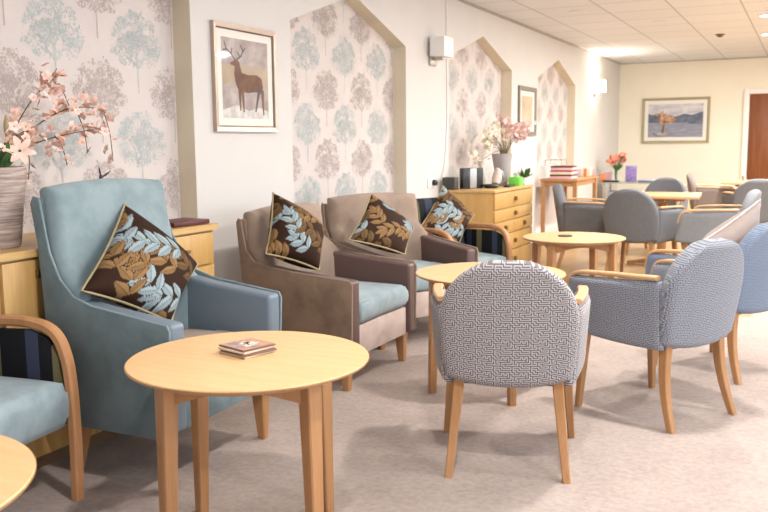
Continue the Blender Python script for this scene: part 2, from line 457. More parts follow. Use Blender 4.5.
# ------------------------------------------------------------------ room shell
ZC = 2.57; YB = 15.2; Y0 = -3.2; XR = 6.8; RD = -.12; ZS = 2.03; ZA = 2.305
NICHES = [(1.85, 3.70), (4.68, 6.42), (7.35, 9.20), (10.21, 12.08)]
def structure(o): o['kind'] = 'structure'; return o
v = []; f = []; mi = []
def quad(pts, m):
    k = len(v); v.extend(pts); f.append(tuple(range(k, k + len(pts)))); mi.append(m)
py = Y0
for a, b in NICHES:
    c = (a + b) / 2
    quad([(0, py, 0), (0, a, 0), (0, a, ZC), (0, py, ZC)], 0)
    quad([(0, a, ZS), (0, c, ZA), (0, b, ZS), (0, b, ZC), (0, a, ZC)], 0)
    out = [(a, 0), (a, ZS), (c, ZA), (b, ZS), (b, 0)]
    for (y1, z1), (y2, z2) in zip(out, out[1:]):
        quad([(0, y1, z1), (0, y2, z2), (RD, y2, z2), (RD, y1, z1)], 1)
    py = b
quad([(0, py, 0), (0, YB, 0), (0, YB, ZC), (0, py, ZC)], 0)
structure(pymesh('wall_left', v, f, [M['wall'], M['reveal']], midx=mi))
structure(box('wall_back', ((XR - .2) / 2, YB + .05, ZC / 2), (XR + .6, .1, ZC), M['wall_back'], bev=0))
structure(box('wall_front', ((XR - .2) / 2, Y0 - .05, ZC / 2), (XR + .6, .1, ZC), M['wall'], bev=0))
# right wall with window openings
WIN = [(-1.6, 0.6), (2.0, 4.4), (5.8, 8.2), (9.6, 12.0)]
bm = bmesh.new(); py = Y0
for a, b in WIN:
    add_box(bm, (XR + .1, (py + a) / 2, ZC / 2), (.2, a - py, ZC)); add_box(bm, (XR + .1, (a + b) / 2, .45), (.2, b - a, .9)); add_box(bm, (XR + .1, (a + b) / 2, (2.25 + ZC) / 2), (.2, b - a, ZC - 2.25)); py = b
add_box(bm, (XR + .1, (py + YB) / 2, ZC / 2), (.2, YB - py, ZC))
structure(bmobj('wall_right', bm, M['wall'], smooth=False))
for i, (a, b) in enumerate(WIN):
    bm = bmesh.new(); y = (a + b) / 2
    for yy in (a + .03, y, b - .03): add_box(bm, (XR + .1, yy, 1.575), (.06, .06, 1.35), .004)
    for zz in (.93, 2.22): add_box(bm, (XR + .1, y, zz), (.06, b - a, .06), .004)
    w = structure(bmobj('window_%d' % (i + 1), bm, M['white']))
    box('pane', (XR + .1, y, 1.575), (.006, b - a - .12, 1.23), M['glass'], w, bev=0)
YW = 6.45
structure(pymesh('floor', [(-.14, Y0, 0), (XR, Y0, 0), (XR, YW, 0), (-.14, YW, 0), (XR, YB, 0), (-.14, YB, 0)], [(0, 1, 2, 3), (3, 2, 4, 5)], [M['carpet'], M['plank']], midx=[0, 1]))
structure(pymesh('ceiling', [(-.14, Y0, ZC), (-.14, YB, ZC), (XR, YB, ZC), (XR, Y0, ZC)], [(0, 1, 2, 3)], M['tiles']))
bm = bmesh.new(); add_box(bm, (.012, (Y0 + YB) / 2, ZC - .009), (.024, YB - Y0, .018)); structure(bmobj('trim_5', bm, M['steel'], smooth=False))
bm = bmesh.new(); add_box(bm, (XR / 2, YB - .012, ZC - .009), (XR, .024, .018)); structure(bmobj('trim_6', bm, M['steel'], smooth=False))
# skirting
bm = bmesh.new(); py = Y0
for a, b in NICHES + [(YB, YB)]:
    add_box(bm, (.009, (py + a) / 2, .06), (.018, a - py, .12), .003)
    if b > a: add_box(bm, (RD + .009, (a + b) / 2, .06), (.018, b - a, .12), .003)
    py = b
structure(bmobj('baseboard_left', bm, M['white']))
structure(box('baseboard_back', (.98, YB - .009, .06), (1.96, .018, .12), M['white']))
# wallpaper panels with printed trees
def tree_motif(seed, n_leaf):
    rnd = random.Random(seed); polys = []
    def strip(p, q, w0, w1):
        d = Vector((q[0] - p[0], q[1] - p[1])); 
        if d.length < 1e-6: return
        nrm = Vector((-d.y, d.x)).normalized()
        polys.append([(p[0] + nrm.x * w0, p[1] + nrm.y * w0), (p[0] - nrm.x * w0, p[1] - nrm.y * w0), (q[0] - nrm.x * w1, q[1] - nrm.y * w1), (q[0] + nrm.x * w1, q[1] + nrm.y * w1)])
    def inside(x, y):
        yy = (y - .25) / (.165 if y > .25 else .13); w = .20 * (1 - .25 * max(0, yy))
        return (x / w) ** 2 + yy * yy < 1 + .1 * sin(11 * atan2(yy, x / w))
    def br(p, ang, ln, w, d):
        q = (p[0] + ln * cos(ang), p[1] + ln * sin(ang)); strip(p, q, w, w * .7)
        if d == 0 or not inside(q[0], q[1] * .97): return
        for da in (-.42, .05, .42) if d > 2 else (-.4, .4):
            br(q, ang + da + rnd.uniform(-.15, .15), ln * rnd.uniform(.68, .85), w * .62, d - 1)
    strip((0, 0), (0, .13), .0042, .0036)
    br((0, .13), pi / 2, .055, .0034, 5)
    for s in (-1, 1): br((0, .125), pi / 2 + s * .75, .06, .0026, 4)
    cnt = 0
    cl = [(rnd.uniform(-.17, .17), rnd.uniform(.13, .41)) for _ in range(150)]
    cl = [c for c in cl if inside(*c)]
    while cnt < n_leaf:
        cx, cy = rnd.choice(cl); x = cx + rnd.gauss(0, .014); y = cy + rnd.gauss(0, .012)
        if not inside(x, y): continue
        r = rnd.uniform(.003, .0062); a0 = rnd.uniform(0, pi); k = 5
        polys.append([(x + r * cos(a0 + 2 * pi * i / k), y + r * 1.1 * sin(a0 + 2 * pi * i / k)) for i in range(k)]); cnt += 1
    return polys
motifs = [tree_motif(s, 900) for s in range(3)]; motifs_lo = [tree_motif(s, 420) for s in range(3)]
for ni, (a, b) in enumerate(NICHES):
    c = (a + b) / 2; X = RD + .001
    v = [(X, a, 0), (X, b, 0), (X, b, ZS), (X, c, ZA), (X, a, ZS)]; f = [(0, 1, 2, 3, 4)]; mi = [0]
    py_, pz = ((2.88, 1.515), (5.06, 1.62))[ni > 0]
    rnd = random.Random(ni)
    def ok(y, z):
        return a + .002 < y < b - .002 and z < ZA - (ZA - ZS) * abs(y - c) / ((b - a) / 2) - .002
    zmin = (.55, .55, .5, .3)[ni]; pk_ = 0
    for k in range(-30, 30):
        y = py_ + k * .2675
        if not (a - .2 < y < b + .2): continue
        for m in range(-4, 4):
            z = pz + m * .5 + (.25 if k % 2 else 0)
            if z < zmin or z > ZA: continue
            mo = (motifs if ni < 2 else motifs_lo)[rnd.randrange(3)]; fl = rnd.choice((-1, 1)); col = 1 if k % 2 else 2
            for poly in mo:
                pts = [(y + fl * p[0], z + p[1]) for p in poly]
                if not all(ok(*p) for p in pts): continue
                pk_ += 1; n0 = len(v); v.extend((X + .0005 + (pk_ % 601) * 3e-6, p[0], p[1]) for p in pts); f.append(tuple(range(n0, n0 + len(pts)))); mi.append(col)
    structure(pymesh('trim_%d' % (ni + 1), v, f, [M['paper'], M['mauve'], M['aqua']], midx=mi))
# door in back wall
d = structure(box('door_1', (2.57, YB - .02, .99), (.96, .03, 1.98), M['door'], bev=.002))
bm = bmesh.new()
add_box(bm, (2.04, YB - .02, 1.03), (.085, .05, 2.06), .004); add_box(bm, (3.10, YB - .02, 1.03), (.085, .05, 2.06), .004); add_box(bm, (2.57, YB - .021, 2.0275), (.974, .048, .085), .004)
bmobj('door_frame', bm, M['white'], d)
bm = bmesh.new(); add_box(bm, (2.95, YB - .06, 1.02), (.12, .02, .02), .004); add_box(bm, (2.99, YB - .045, 1.02), (.02, .03, .03), .003); bmobj('door_handle', bm, M['steel'], d)

# ------------------------------------------------------------------ pictures
def picture(name, label, wall, u0_, u1_, z0, z1, fw_, mats, mount, art, group=None):
    """wall 'left' (x=0, u=y) or 'back' (y=YB, u=x)"""
    w = u1_ - u0_; h = z1 - z0
    t = thing(name, label, 'picture', ((0, (u0_ + u1_) / 2, (z0 + z1) / 2) if wall == 'left' else ((u0_ + u1_) / 2, YB, (z0 + z1) / 2)), pi / 2 if wall == 'left' else 0, group)
    # local: x = right along wall as seen from room, -y into room, z up
    def bars(bm, w, h, fw, y0, y1):
        O = [(-w / 2, -h / 2), (w / 2, -h / 2), (w / 2, h / 2), (-w / 2, h / 2)]; I = [(-w / 2 + fw, -h / 2 + fw), (w / 2 - fw, -h / 2 + fw), (w / 2 - fw, h / 2 - fw), (-w / 2 + fw, h / 2 - fw)]
        for k in range(4):
            q = [O[k], O[(k + 1) % 4], I[(k + 1) % 4], I[k]]
            A = [bm.verts.new((x, y1 if j < 2 else y0 - .004 if False else y1 + .004, z)) for j, (x, z) in enumerate(q)]
            B = [bm.verts.new((x, y0, z)) for x, z in q]
            bm.faces.new(A); bm.faces.new(B[::-1])
            for i in range(4): bm.faces.new((A[i], B[i], B[(i + 1) % 4], A[(i + 1) % 4]))
    bm = bmesh.new(); bars(bm, w, h, fw_, -.001, -.026); bmobj('frame', bm, mats[0], t, smooth=False)
    bm = bmesh.new(); bars(bm, w - 2 * fw_ + .004, h - 2 * fw_ + .004, .009, -.003, -.019); bmobj('frame_lip', bm, mats[1], t, smooth=False)
    iw = w - 2 * fw_; ih = h - 2 * fw_
    box('mount', (0, -.006, 0), (iw, .006, ih), M['mount'], t, bev=0)
    art(t, iw - 2 * mount[0], ih - 2 * mount[1])
    box('glass_pane', (0, -.0155, 0), (iw - .01, .002, ih - .01), M['glass'], t, bev=0)
    return t
def flat(polys, w, h, y=-.0095):
    """polys: list of (matindex, [(u,v) in 0..1])"""
    v = []; f = []; mi = []
    for k, (m, pts) in enumerate(polys):
        n0 = len(v); v.extend(((u - .5) * w, y - k * .00008, (q - .5) * h) for u, q in pts); f.append(tuple(range(n0, n0 + len(pts)))); mi.append(m)
    return v, f, mi
def art_mat(name, stops, scale, sc=(1, 1, 1), vertical=None):
    m, nt, b = new_mat(name); f_ = noise(nt, coords(nt, scale=sc), scale, 5, .6)
    L(nt, ramp(nt, f_, stops), b.inputs['Base Color']); b.inputs['Roughness'].default_value = .7; return m
def limb(p, q, w0, w1):
    d = Vector((q[0] - p[0], q[1] - p[1])); n = Vector((-d.y, d.x)).normalized()
    return [(p[0] + n.x * w0, p[1] + n.y * w0), (p[0] - n.x * w0, p[1] - n.y * w0), (q[0] - n.x * w1, q[1] - n.y * w1), (q[0] + n.x * w1, q[1] + n.y * w1)]
def art_deer(t, w, h):
    mt = [art_mat('misty taupe wash', [(.3, (.30, .24, .24)), (.5, (.42, .36, .35)), (.7, (.58, .54, .53))], 7), M['khaki_suede'] if False else art_mat('red brown wash', [(.3, (.10, .05, .035)), (.7, (.22, .11, .07))], 20),
          plain('pale wash', (.62, .60, .58), .7, var=.2, scale=20), plain('dark wash', (.10, .09, .10), .7), art_mat('ochre wash', [(.3, (.40, .30, .2)), (.7, (.50, .42, .34))], 8)]
    P_ = [(0, [(0, 0), (1, 0), (1, 1), (0, 1)]), (4, [(0, .42), (.45, .45), (1, .40), (1, .66), (.5, .68), (0, .66)]), (2, [(0, 0), (1, 0), (1, .10), (.8, .15), (.55, .10), (.3, .17), (0, .10)])]
    body = [(.30, .40), (.36, .34), (.55, .33), (.72, .35), (.85, .33), (.88, .42), (.85, .53), (.74, .57), (.55, .56), (.42, .58), (.38, .66), (.37, .71), (.30, .745), (.24, .72), (.17, .685), (.20, .665), (.27, .655), (.25, .56), (.27, .47)]
    P_.append((1, body))
    for a_, b_ in (((.42, .38), (.44, .08)), ((.36, .36), (.37, .10)), ((.80, .40), (.70, .09)), ((.86, .38), (.88, .05))):
        P_.append((3 if a_[0] == .80 else 1, limb(a_, b_, .035, .014)))
    for pts in ([(.28, .73), (.20, .80), (.10, .86), (.06, .95)], [(.20, .80), (.22, .88)], [(.12, .85), (.03, .84)], [(.31, .74), (.40, .78), (.45, .86), (.40, .93)], [(.44, .84), (.50, .90)], [(.38, .77), (.33, .84)]):
        for p, q in zip(pts, pts[1:]): P_.append((3, limb(p, q, .013, .008)))
    v, f, mi = flat(P_, w, h); pymesh('artwork', v, f, mt, t, midx=mi)
def art_lake(t, w, h):
    mt = [art_mat('cloudy sky wash', [(.3, (.33, .36, .45)), (.55, (.62, .60, .62)), (.7, (.74, .68, .62))], 4, (1, 1, 3)), plain('slate mountain wash', (.13, .15, .21), .7, var=.3, scale=14),
          art_mat('grey blue water wash', [(.3, (.20, .22, .30)), (.7, (.36, .36, .42))], 5, (1, 1, 6)), art_mat('amber foliage wash', [(.3, (.42, .20, .09)), (.7, (.68, .42, .25))], 25), plain('bark wash', (.16, .09, .06), .7), plain('pale rock wash', (.52, .46, .40), .7)]
    P_ = [(0, [(0, .5), (1, .5), (1, 1), (0, 1)]), (2, [(0, 0), (1, 0), (1, .5), (0, .5)])]
    P_.append((1, [(0, .44), (1, .44), (1, .76), (.92, .72), (.8, .66), (.66, .70), (.5, .62), (.36, .69), (.2, .72), (.08, .68), (0, .72)]))
    P_.append((1, [(.72, .40), (1, .38), (1, .75), (.86, .62)]))
    rnd = random.Random(4)
    P_.append((4, limb((.27, .12), (.31, .58), .02, .01))); P_.append((4, limb((.29, .35), (.22, .55), .012, .006))); P_.append((4, limb((.29, .35), (.42, .55), .012, .006)))
    for _ in range(70):
        x = .31 + rnd.gauss(0, .07); y = .57 + rnd.gauss(0, .075); r = rnd.uniform(.012, .03)
        P_.append((3, [(x + r * cos(k * pi / 3), y + 1.5 * r * sin(k * pi / 3)) for k in range(6)]))
    for _ in range(16):
        x = .27 + rnd.gauss(0, .07); y = .12 + rnd.gauss(0, .04); r = rnd.uniform(.012, .03)
        P_.append((rnd.choice((4, 5, 3)), [(x + r * cos(k * pi / 3), y + r * sin(k * pi / 3)) for k in range(6)]))
    v, f, mi = flat(P_, w, h); pymesh('artwork', v, f, mt, t, midx=mi)
def art_beige(t, w, h):
    mt = [art_mat('sandy wash', [(.3, (.40, .28, .18)), (.5, (.55, .44, .31)), (.7, (.62, .53, .40))], 5)]
    v, f, mi = flat([(0, [(0, 0), (1, 0), (1, 1), (0, 1)])], w, h); pymesh('artwork', v, f, mt, t, midx=mi)
picture('framed_picture', 'framed print of a brown stag hanging between the first two wallpapered niches', 'left', 3.865, 4.485, 1.325, 1.93, .027, (M['champagne'], M['champagne_d']), (.055, .05), art_deer)
picture('framed_picture', 'wide gold framed print of an amber tree in a lake on the cream back wall', 'back', .39, 1.485, 1.20, 1.965, .035, (M['gold'], M['champagne_d']), (.07, .07), art_lake)
picture('framed_picture', 'narrow grey framed sandy print above the pink flowers in the tall lilac vase', 'left', 9.42, 10.10, 1.32, 1.885, .045, (M['grey_frame'], M['grey_frame']), (.08, .06), art_beige)

# ------------------------------------------------------------------ wall lights, socket, cable, ceiling fittings
def wall_light(x, y, z, lit, label):
    t = thing('wall_light', label, 'wall light', (x, y, z))
    bm = bmesh.new(); add_box(bm, (.012, 0, -.09), (.024, .13, .09), .004); add_box(bm, (.06, 0, -.075), (.1, .03, .03), .004); bmobj('bracket', bm, M['steel'], t)
    bm = bmesh.new()
    W, D, Hh, k = .20, .13, .16, .006
    add_box(bm, (.03 + k / 2, 0, .02), (k, W, Hh)); add_box(bm, (.03 + D, 0, .02), (k, W, Hh)); add_box(bm, (.03 + D / 2, -W / 2, .02), (D, k, Hh)); add_box(bm, (.03 + D / 2, W / 2, .02), (D, k, Hh)); add_box(bm, (.03 + D / 2, 0, -.06), (D, W, k))
    bmobj('lamp_shade', bm, M['light_on'] if lit else M['white_plastic'], t, smooth=False)
    lathe('bulb', [(0, -.05), (.018, -.045), (.02, -.01), (.026, .01), (.018, .035), (0, .045)], M['light_on'] if lit else M['white_plastic'], t, 12).location = (.09, 0, 0)
    return t
wall_light(0, 6.95, 2.05, False, 'unlit white box wall light on grey bracket right of the second niche')
wall_light(0, 13.2, 2.06, True, 'glowing wall light near the far corner throwing light up to the ceiling')
bm = bmesh.new(); add_sweep(bm, smooth_path([(.006, 7.28, 2.55), (.006, 7.28, 2.18), (.007, 7.30, 1.6), (.007, 7.27, 1.2), (.009, 7.2, .98), (.012, 7.12, .9)], 5), circ_sect(.006, 6))
tag(bmobj('cable', bm, M['white_plastic']), 'thin white cable running down the wall beside the third niche', 'cable')
t = thing('wall_socket', 'white double wall socket above the striped armchair with a black plug in it', 'socket', (0, 6.92, .90))
box('face_plate', (.006, 0, 0), (.012, .15, .09), M['white_plastic'], t); 
p_ = None
bm = bmesh.new(); add_lathe(bm, [(0, 0), (.028, 0), (.026, .03), (.012, .04), (0, .04)], 14)
for vv in bm.verts: vv.co = Vector((vv.co.z, vv.co.x, vv.co.y))
p_ = bmobj('plug', bm, M['black'], t, loc=(.0125, .035, 0))
tube('flex', [(.02, 0, -.02), (.03, .02, -.1), (.03, .05, -.2), (.03, .06, -.42)], .004, M['white_plastic'], p_)
box('rocker', (.014, -.045, .01), (.004, .012, .02), M['white_plastic'], t, bev=.001)
spots = [(2.52, 10.2), (2.45, 12.0), (2.5, 8.1), (2.5, 5.9), (2.5, 3.7), (2.5, 1.5), (4.7, 1.5), (4.7, 3.7), (4.7, 5.9), (4.7, 8.1), (4.7, 10.2), (4.7, 12.2)]
def downlight(x, y, label):
    t = thing('downlight', label, 'ceiling light', (x, y, ZC), 0, 'recessed ceiling downlights')
    lathe('trim_ring', [(.075, -.001), (.105, -.001), (.107, -.006), (.10, -.012), (.078, -.008), (.075, -.001)], M['white_plastic'], t, 28)
    lathe('diffuser', [(0, -.005), (.076, -.005), (.076, -.002), (0, -.002)], M['spot_on'], t, 28)
downlight(2.52, 10.2, 'recessed ceiling downlight cut by the right edge of the photo, the nearer of two')
downlight(2.45, 12.0, 'recessed ceiling downlight at the right edge of the photo, the farther of two')
for x, y in ((.79, 8.9), (1.42, 10.1)):
    t = lathe('speaker_disc', [(0, -.001), (.09, -.001), (.09, -.006), (0, -.008)], M['tiles']); t.location = (x, y, ZC)
    tag(t, 'faint round tile speaker in the ceiling ' + ('nearer the wallpapered wall' if x < 1 else 'nearer the smoke detector'), 'ceiling speaker')
t = lathe('smoke_detector', [(0, -.04), (.03, -.038), (.035, -.02), (.055, -.015), (.055, -.001), (0, -.001)], M['bronze'], None, 20); t.location = (1.91, 11.7, ZC)
tag(t, 'small brownish detector dome on the far ceiling tiles', 'detector')

# ------------------------------------------------------------------ round tables
def round_table(x, y, R_, h, th0, label, ring=.29, group='round beech coffee tables'):
    t = thing('round_table', label, 'table', (x, y, 0), 0, group)
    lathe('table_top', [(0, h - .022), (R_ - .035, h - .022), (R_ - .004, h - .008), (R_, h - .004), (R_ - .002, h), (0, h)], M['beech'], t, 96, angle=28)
    lathe('edge_band', [(R_ - .034, h - .0245), (R_ - .001, h - .0105), (R_ + .0015, h - .0065), (R_ + .0015, h - .003), (R_ - .01, h - .008), (R_ - .034, h - .02), (R_ - .034, h - .0245)], M['beech_rim'], t, 96)
    pts = []
    for k in range(4):
        a = radians(th0 + 90 * k); ca, sa = cos(a), sin(a); pts.append((ca, sa))
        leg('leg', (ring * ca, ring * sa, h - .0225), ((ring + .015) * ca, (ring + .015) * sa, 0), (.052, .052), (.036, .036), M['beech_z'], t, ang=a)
    for k in range(4):
        a = Vector((pts[k][0], pts[k][1], 0)) * ring; b = Vector((pts[(k + 1) % 4][0], pts[(k + 1) % 4][1], 0)) * ring
        bm = bmesh.new(); dr = (b - a).normalized(); nn = Vector((-dr.y, dr.x, 0)); ln = (b - a).length; n = 12; z1 = h - .0225
        a2 = a + dr * .022; l2 = ln - .044; rows = []
        for i in range(n + 1):
            s = i / n; zb = h - .085 + .035 * sin(pi * s); p = a2 + dr * l2 * s
            rows.append([bm.verts.new(p + nn * q + Vector((0, 0, z))) for q, z in ((-.011, zb), (.011, zb), (.011, z1), (-.011, z1))])
        for A, B in zip(rows, rows[1:]):
            for q in range(4): bm.faces.new((A[q], A[(q + 1) % 4], B[(q + 1) % 4], B[q]))
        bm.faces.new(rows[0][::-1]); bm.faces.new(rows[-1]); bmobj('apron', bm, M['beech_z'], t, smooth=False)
    return t
round_table(1.463, 2.105, .370, .60, 71, 'round beech coffee table in front of the blue wing armchair with coasters on it')
round_table(1.331, .912, .370, .60, 20, 'round beech table cut off by the bottom left corner of the photo')
round_table(1.57, 4.03, .375, .60, 40, 'round beech table partly hidden behind the nearest fretwork tub chair')
round_table(1.564, 5.77, .345, .60, 75, 'round beech table on the far side with one dark coaster')
# coasters
def coaster(x, y, z, rz, col, label, group):
    t = box('coaster', (0, 0, .003), (.128, .128, .006), col, None, bev=.0015, loc=(x, y, z), rot=(0, 0, rz)); return tag(t, label, 'coaster', group)
cm = [plain('coaster cork', (.42, .27, .16), .7), plain('coaster cream board', (.62, .52, .42), .6), plain('coaster brown board', (.22, .11, .07), .5), plain('coaster tan board', (.50, .36, .25), .6)]
for k in range(4):
    coaster(1.425 + (k % 2) * .005, 2.15 - (k % 3) * .003, .6005 + k * .0073, radians(-17 + (3, -2, 4, 0)[k]), cm[(1, 2, 1, 2)[k]], ('lowest pale coaster of the stack on the nearest round table', 'second coaster up, dark brown, in the stack on the nearest round table', 'pale coaster just under the printed one in the stack', '')[k] or 'x', 'coasters stacked on the nearest table')
bpy.data.objects.remove([o for o in bpy.data.objects if o.name.startswith('coaster') and o['label'] == 'x'][0])
t = thing('coaster', 'top coaster of the stack with a pink and cream floral print', 'coaster', (1.425, 2.15, .6225), radians(-17), 'coasters stacked on the nearest table')
box('coaster_board', (0, 0, .002), (.128, .128, .004), cm[2], t, bev=.0015)
v = [(-.06, -.06, .0046), (.06, -.06, .0046), (.06, .06, .0046), (-.06, .06, .0046)]; f = [(0, 1, 2, 3)]; mi = [0]
rnd = random.Random(2)
for x, y, r, m in ((.0, .012, .017, 1), (-.014, .0, .013, 1), (.016, -.008, .012, 1), (-.026, -.02, .014, 2), (.026, .026, .013, 3), (-.02, .03, .01, 3), (.012, -.03, .011, 2), (.032, -.004, .008, 2)):
    x *= 1.35; y *= 1.35; r *= 1.4; n0 = len(v); v += [(x + r * (1 + .25 * cos(5 * q * 2 * pi / 20)) * cos(q * 2 * pi / 20), y + r * (1 + .25 * cos(5 * q * 2 * pi / 20)) * sin(q * 2 * pi / 20), .0049) for q in range(20)]; f.append(tuple(range(n0, n0 + 20))); mi.append(m)
pymesh('printed_face', v, f, [plain('coaster rose print', (.50, .28, .22), .4), plain('coaster white print', (.70, .62, .52), .5), plain('coaster grey print', (.28, .24, .26), .4), plain('coaster coral print', (.62, .30, .20), .4)], t, midx=mi)
t = lathe('coaster', [(0, 0), (.048, 0), (.05, .003), (.048, .007), (0, .007)], M['dark'], None, 24); t.location = (1.50, 5.79, .6)
tag(t, 'dark round coaster on the far round table', 'coaster')

# ------------------------------------------------------------------ tub chairs
def make_tub(label, fab, wood_arm=True, group='fretwork tub chairs', hi=True, tagl=True):
    t = thing('tub_chair', label, 'chair', (0, 0, 0), 0, group)
    zb, zt = .345, .83
    def hw(b):
        z = (b + 1) / 2                          # 0..1 height
        w = .232 + .022 * sin(min(1, z / .5) * pi / 2)
        if z > .46:
            q = (z - .46) / .54; w = max(.022, .254 * (1 - q ** 2.5) ** (1 / 2.1))
        return w
    def back(a, b):
        z = (b + 1) / 2; y = a * hw(b)
        x = -.225 - .075 * z + .55 * y * y
        return (x, -y, zb + (zt - zb) * z + .035 * abs(a) ** 2.6 * (1 - z) ** 2)
    puff('backrest', back, .085, fab, t, 34, 34, (.5, .49), .04, uvs=lambda a, b: (a * hw(b), b * .245))
    for s in (-1, 1):
        def side(a, b, s=s):
            u = (a + 1) / 2; z = (b + 1) / 2
            x = -.215 + .49 * u + .03 * (1 - z) * u; y = .235 + .062 * sin(min(1, u * 1.25) * pi / 2) - .018 * (1 - z)
            top = .655 - .02 * u; bot = zb + .004 + .035 * u * u
            # front edge leans back towards the top
            return (x - .02 * z * u, s * y, bot + (top - bot) * z)
        puff('side_panel', side, .058, fab, t, 18, 16, (.5, .30), .028, uvs=lambda a, b: (a * .25, b * .15))
        bm = bmesh.new()
        pts = [(-.20, .247, .668), (-.08, .272, .667), (.06, .289, .662), (.18, .296, .655), (.232, .297, .640), (.258, .297, .605), (.272, .297, .545)]
        add_sweep(bm, smooth_path([(x, s * y, z) for x, y, z in pts], 5), lambda q: rect_sect(.040 * (1 if q < .8 else 1 - (q - .8) * 2.2), .018, .005), up=(0, 1, 0))
        bmobj('armrest', bm, M['beech_arm'], t)
    def seat(a, b): return (.02 + .245 * b, -.225 * a * (1 - .06 * b * b), .435 + .012 * (1 - a * a) * (1 - b * b))
    puff('seat', seat, .085, fab, t, 16, 16, (.45, .49), .04)
    bm = bmesh.new(); add_box(bm, (.24, 0, .375), (.03, .47, .07), .012); add_box(bm, (0, 0, .372), (.44, .42, .05), .01); bmobj('seat_rail', bm, fab, t)
    for s in (-1, 1):
        leg('leg', (.215, s * .236, .36), (.225, s * .265, 0), (.042, .042), (.028, .028), M['beech_z'], t)
        leg('leg', (-.20, s * .182, .37), (-.27, s * .218, 0), (.046, .042), (.032, .030), M['beech_z'], t, rows=8, curve=.02)
    if tagl:
        box('care_label', (-.233, .243, .50), (.004, .012, .022), M['white_plastic'], t, bev=0)
    return t
tub = make_tub('x', M['fret'])
GT = 'fretwork tub chairs'
place(tub, 1.95, 3.175, 107.5, 'grey fretwork tub chair seen squarely from behind in the middle foreground')
def recloth(root, a, b):
    done = {}
    for o in root.children:
        if o.data and a.name in [m.name for m in o.data.materials]:
            if o.data not in done:
                done[o.data] = o.data.copy(); done[o.data].materials[0] = b
            o.data = done[o.data]
tb = copy_tree(tub); recloth(tb, M['fret'], M['fret_blue']); place(tb, 2.385, 4.03, 150, 'blue grey patterned tub chair turned sideways right of the nearest tub chair')
tub2 = copy_tree(tub); recloth(tub2, M['fret'], M['fret_deep'])
place(tub2, 2.59, 4.94, 150, 'blue tub chair cut by the right edge holding a pale satin cushion')
# grey tub chairs of the dining end
GD = 'upholstered armchairs in the dining end'
greytub = make_tub('x', M['grey_cloth'], group=GD, tagl=False)
place(greytub, 1.64, 7.95, 78, 'grey tub chair with its back to us behind the far round table')
def more(src, x, y, rz, label): return place(copy_tree(src), x, y, rz, label)
more(greytub, 1.03, 8.45, 12, 'dark grey chair side on, its wooden arm pointing right, left of the pedestal table')
more(greytub, 1.50, 9.9, -100, 'grey blue chair facing us on the far side of the pedestal table')
lg = make_tub('x', M['light_grey'], group=GD, tagl=False); place(lg, 2.30, 7.9, 176, 'light grey armchair side on facing left behind the satin cushion')
more(greytub, 2.47, 10.3, 100, 'dark grey tub chair with broad back towards us near the door')
ms = make_tub('x', M['mushroom'], group=GD, tagl=False); place(ms, 1.92, 11.6, 8, 'mushroom brown chair side on facing right at the far end table')
pk = make_tub('x', M['blush_cloth'], group=GD, tagl=False); place(pk, 2.68, 12.3, 100, 'pale blush chair back in front of the brown door')

# pedestal tables
def pedestal(x, y, rz, w, d, h, label):
    t = thing('dining_table', label, 'table', (x, y, 0), radians(rz), 'rectangular beech dining tables')
    box('table_top', (0, 0, h - .015), (w, d, .03), M['beech_arm'], t, bev=.006)
    bm = bmesh.new(); add_box(bm, (0, 0, h - .05), (w * .6, .06, .04), .004); add_box(bm, (0, 0, h - .055), (.06, d * .7, .035), .004); bmobj('support_frame', bm, M['beech_z'], t)
    box('column', (0, 0, (h - .02) / 2 + .01), (.085, .085, h - .11), M['beech_z'], t, bev=.008)
    for k in range(2):
        bm = bmesh.new(); hw_ = (.33, .30)[k]
        add_prism(bm, [(-hw_, 0), (-hw_, .035), (-.08, .075 - k * .001), (.08, .075 - k * .001), (hw_, .035), (hw_, 0), (hw_ - .07, 0), (hw_ - .09, .015), (-hw_ + .09, .015), (-hw_ + .07, 0)], -.035, .035, 'xz' if k == 0 else 'yz')
        if k: pass
        bmobj('foot', bm, M['beech_z'], t, smooth=False)
    return t
pedestal(1.70, 8.85, 4, .70, .72, .72, 'rectangular beech pedestal dining table between the grey chairs')
pedestal(2.42, 11.5, 4, .8, .75, .74, 'small beech dining table farther back by the mushroom brown chair')

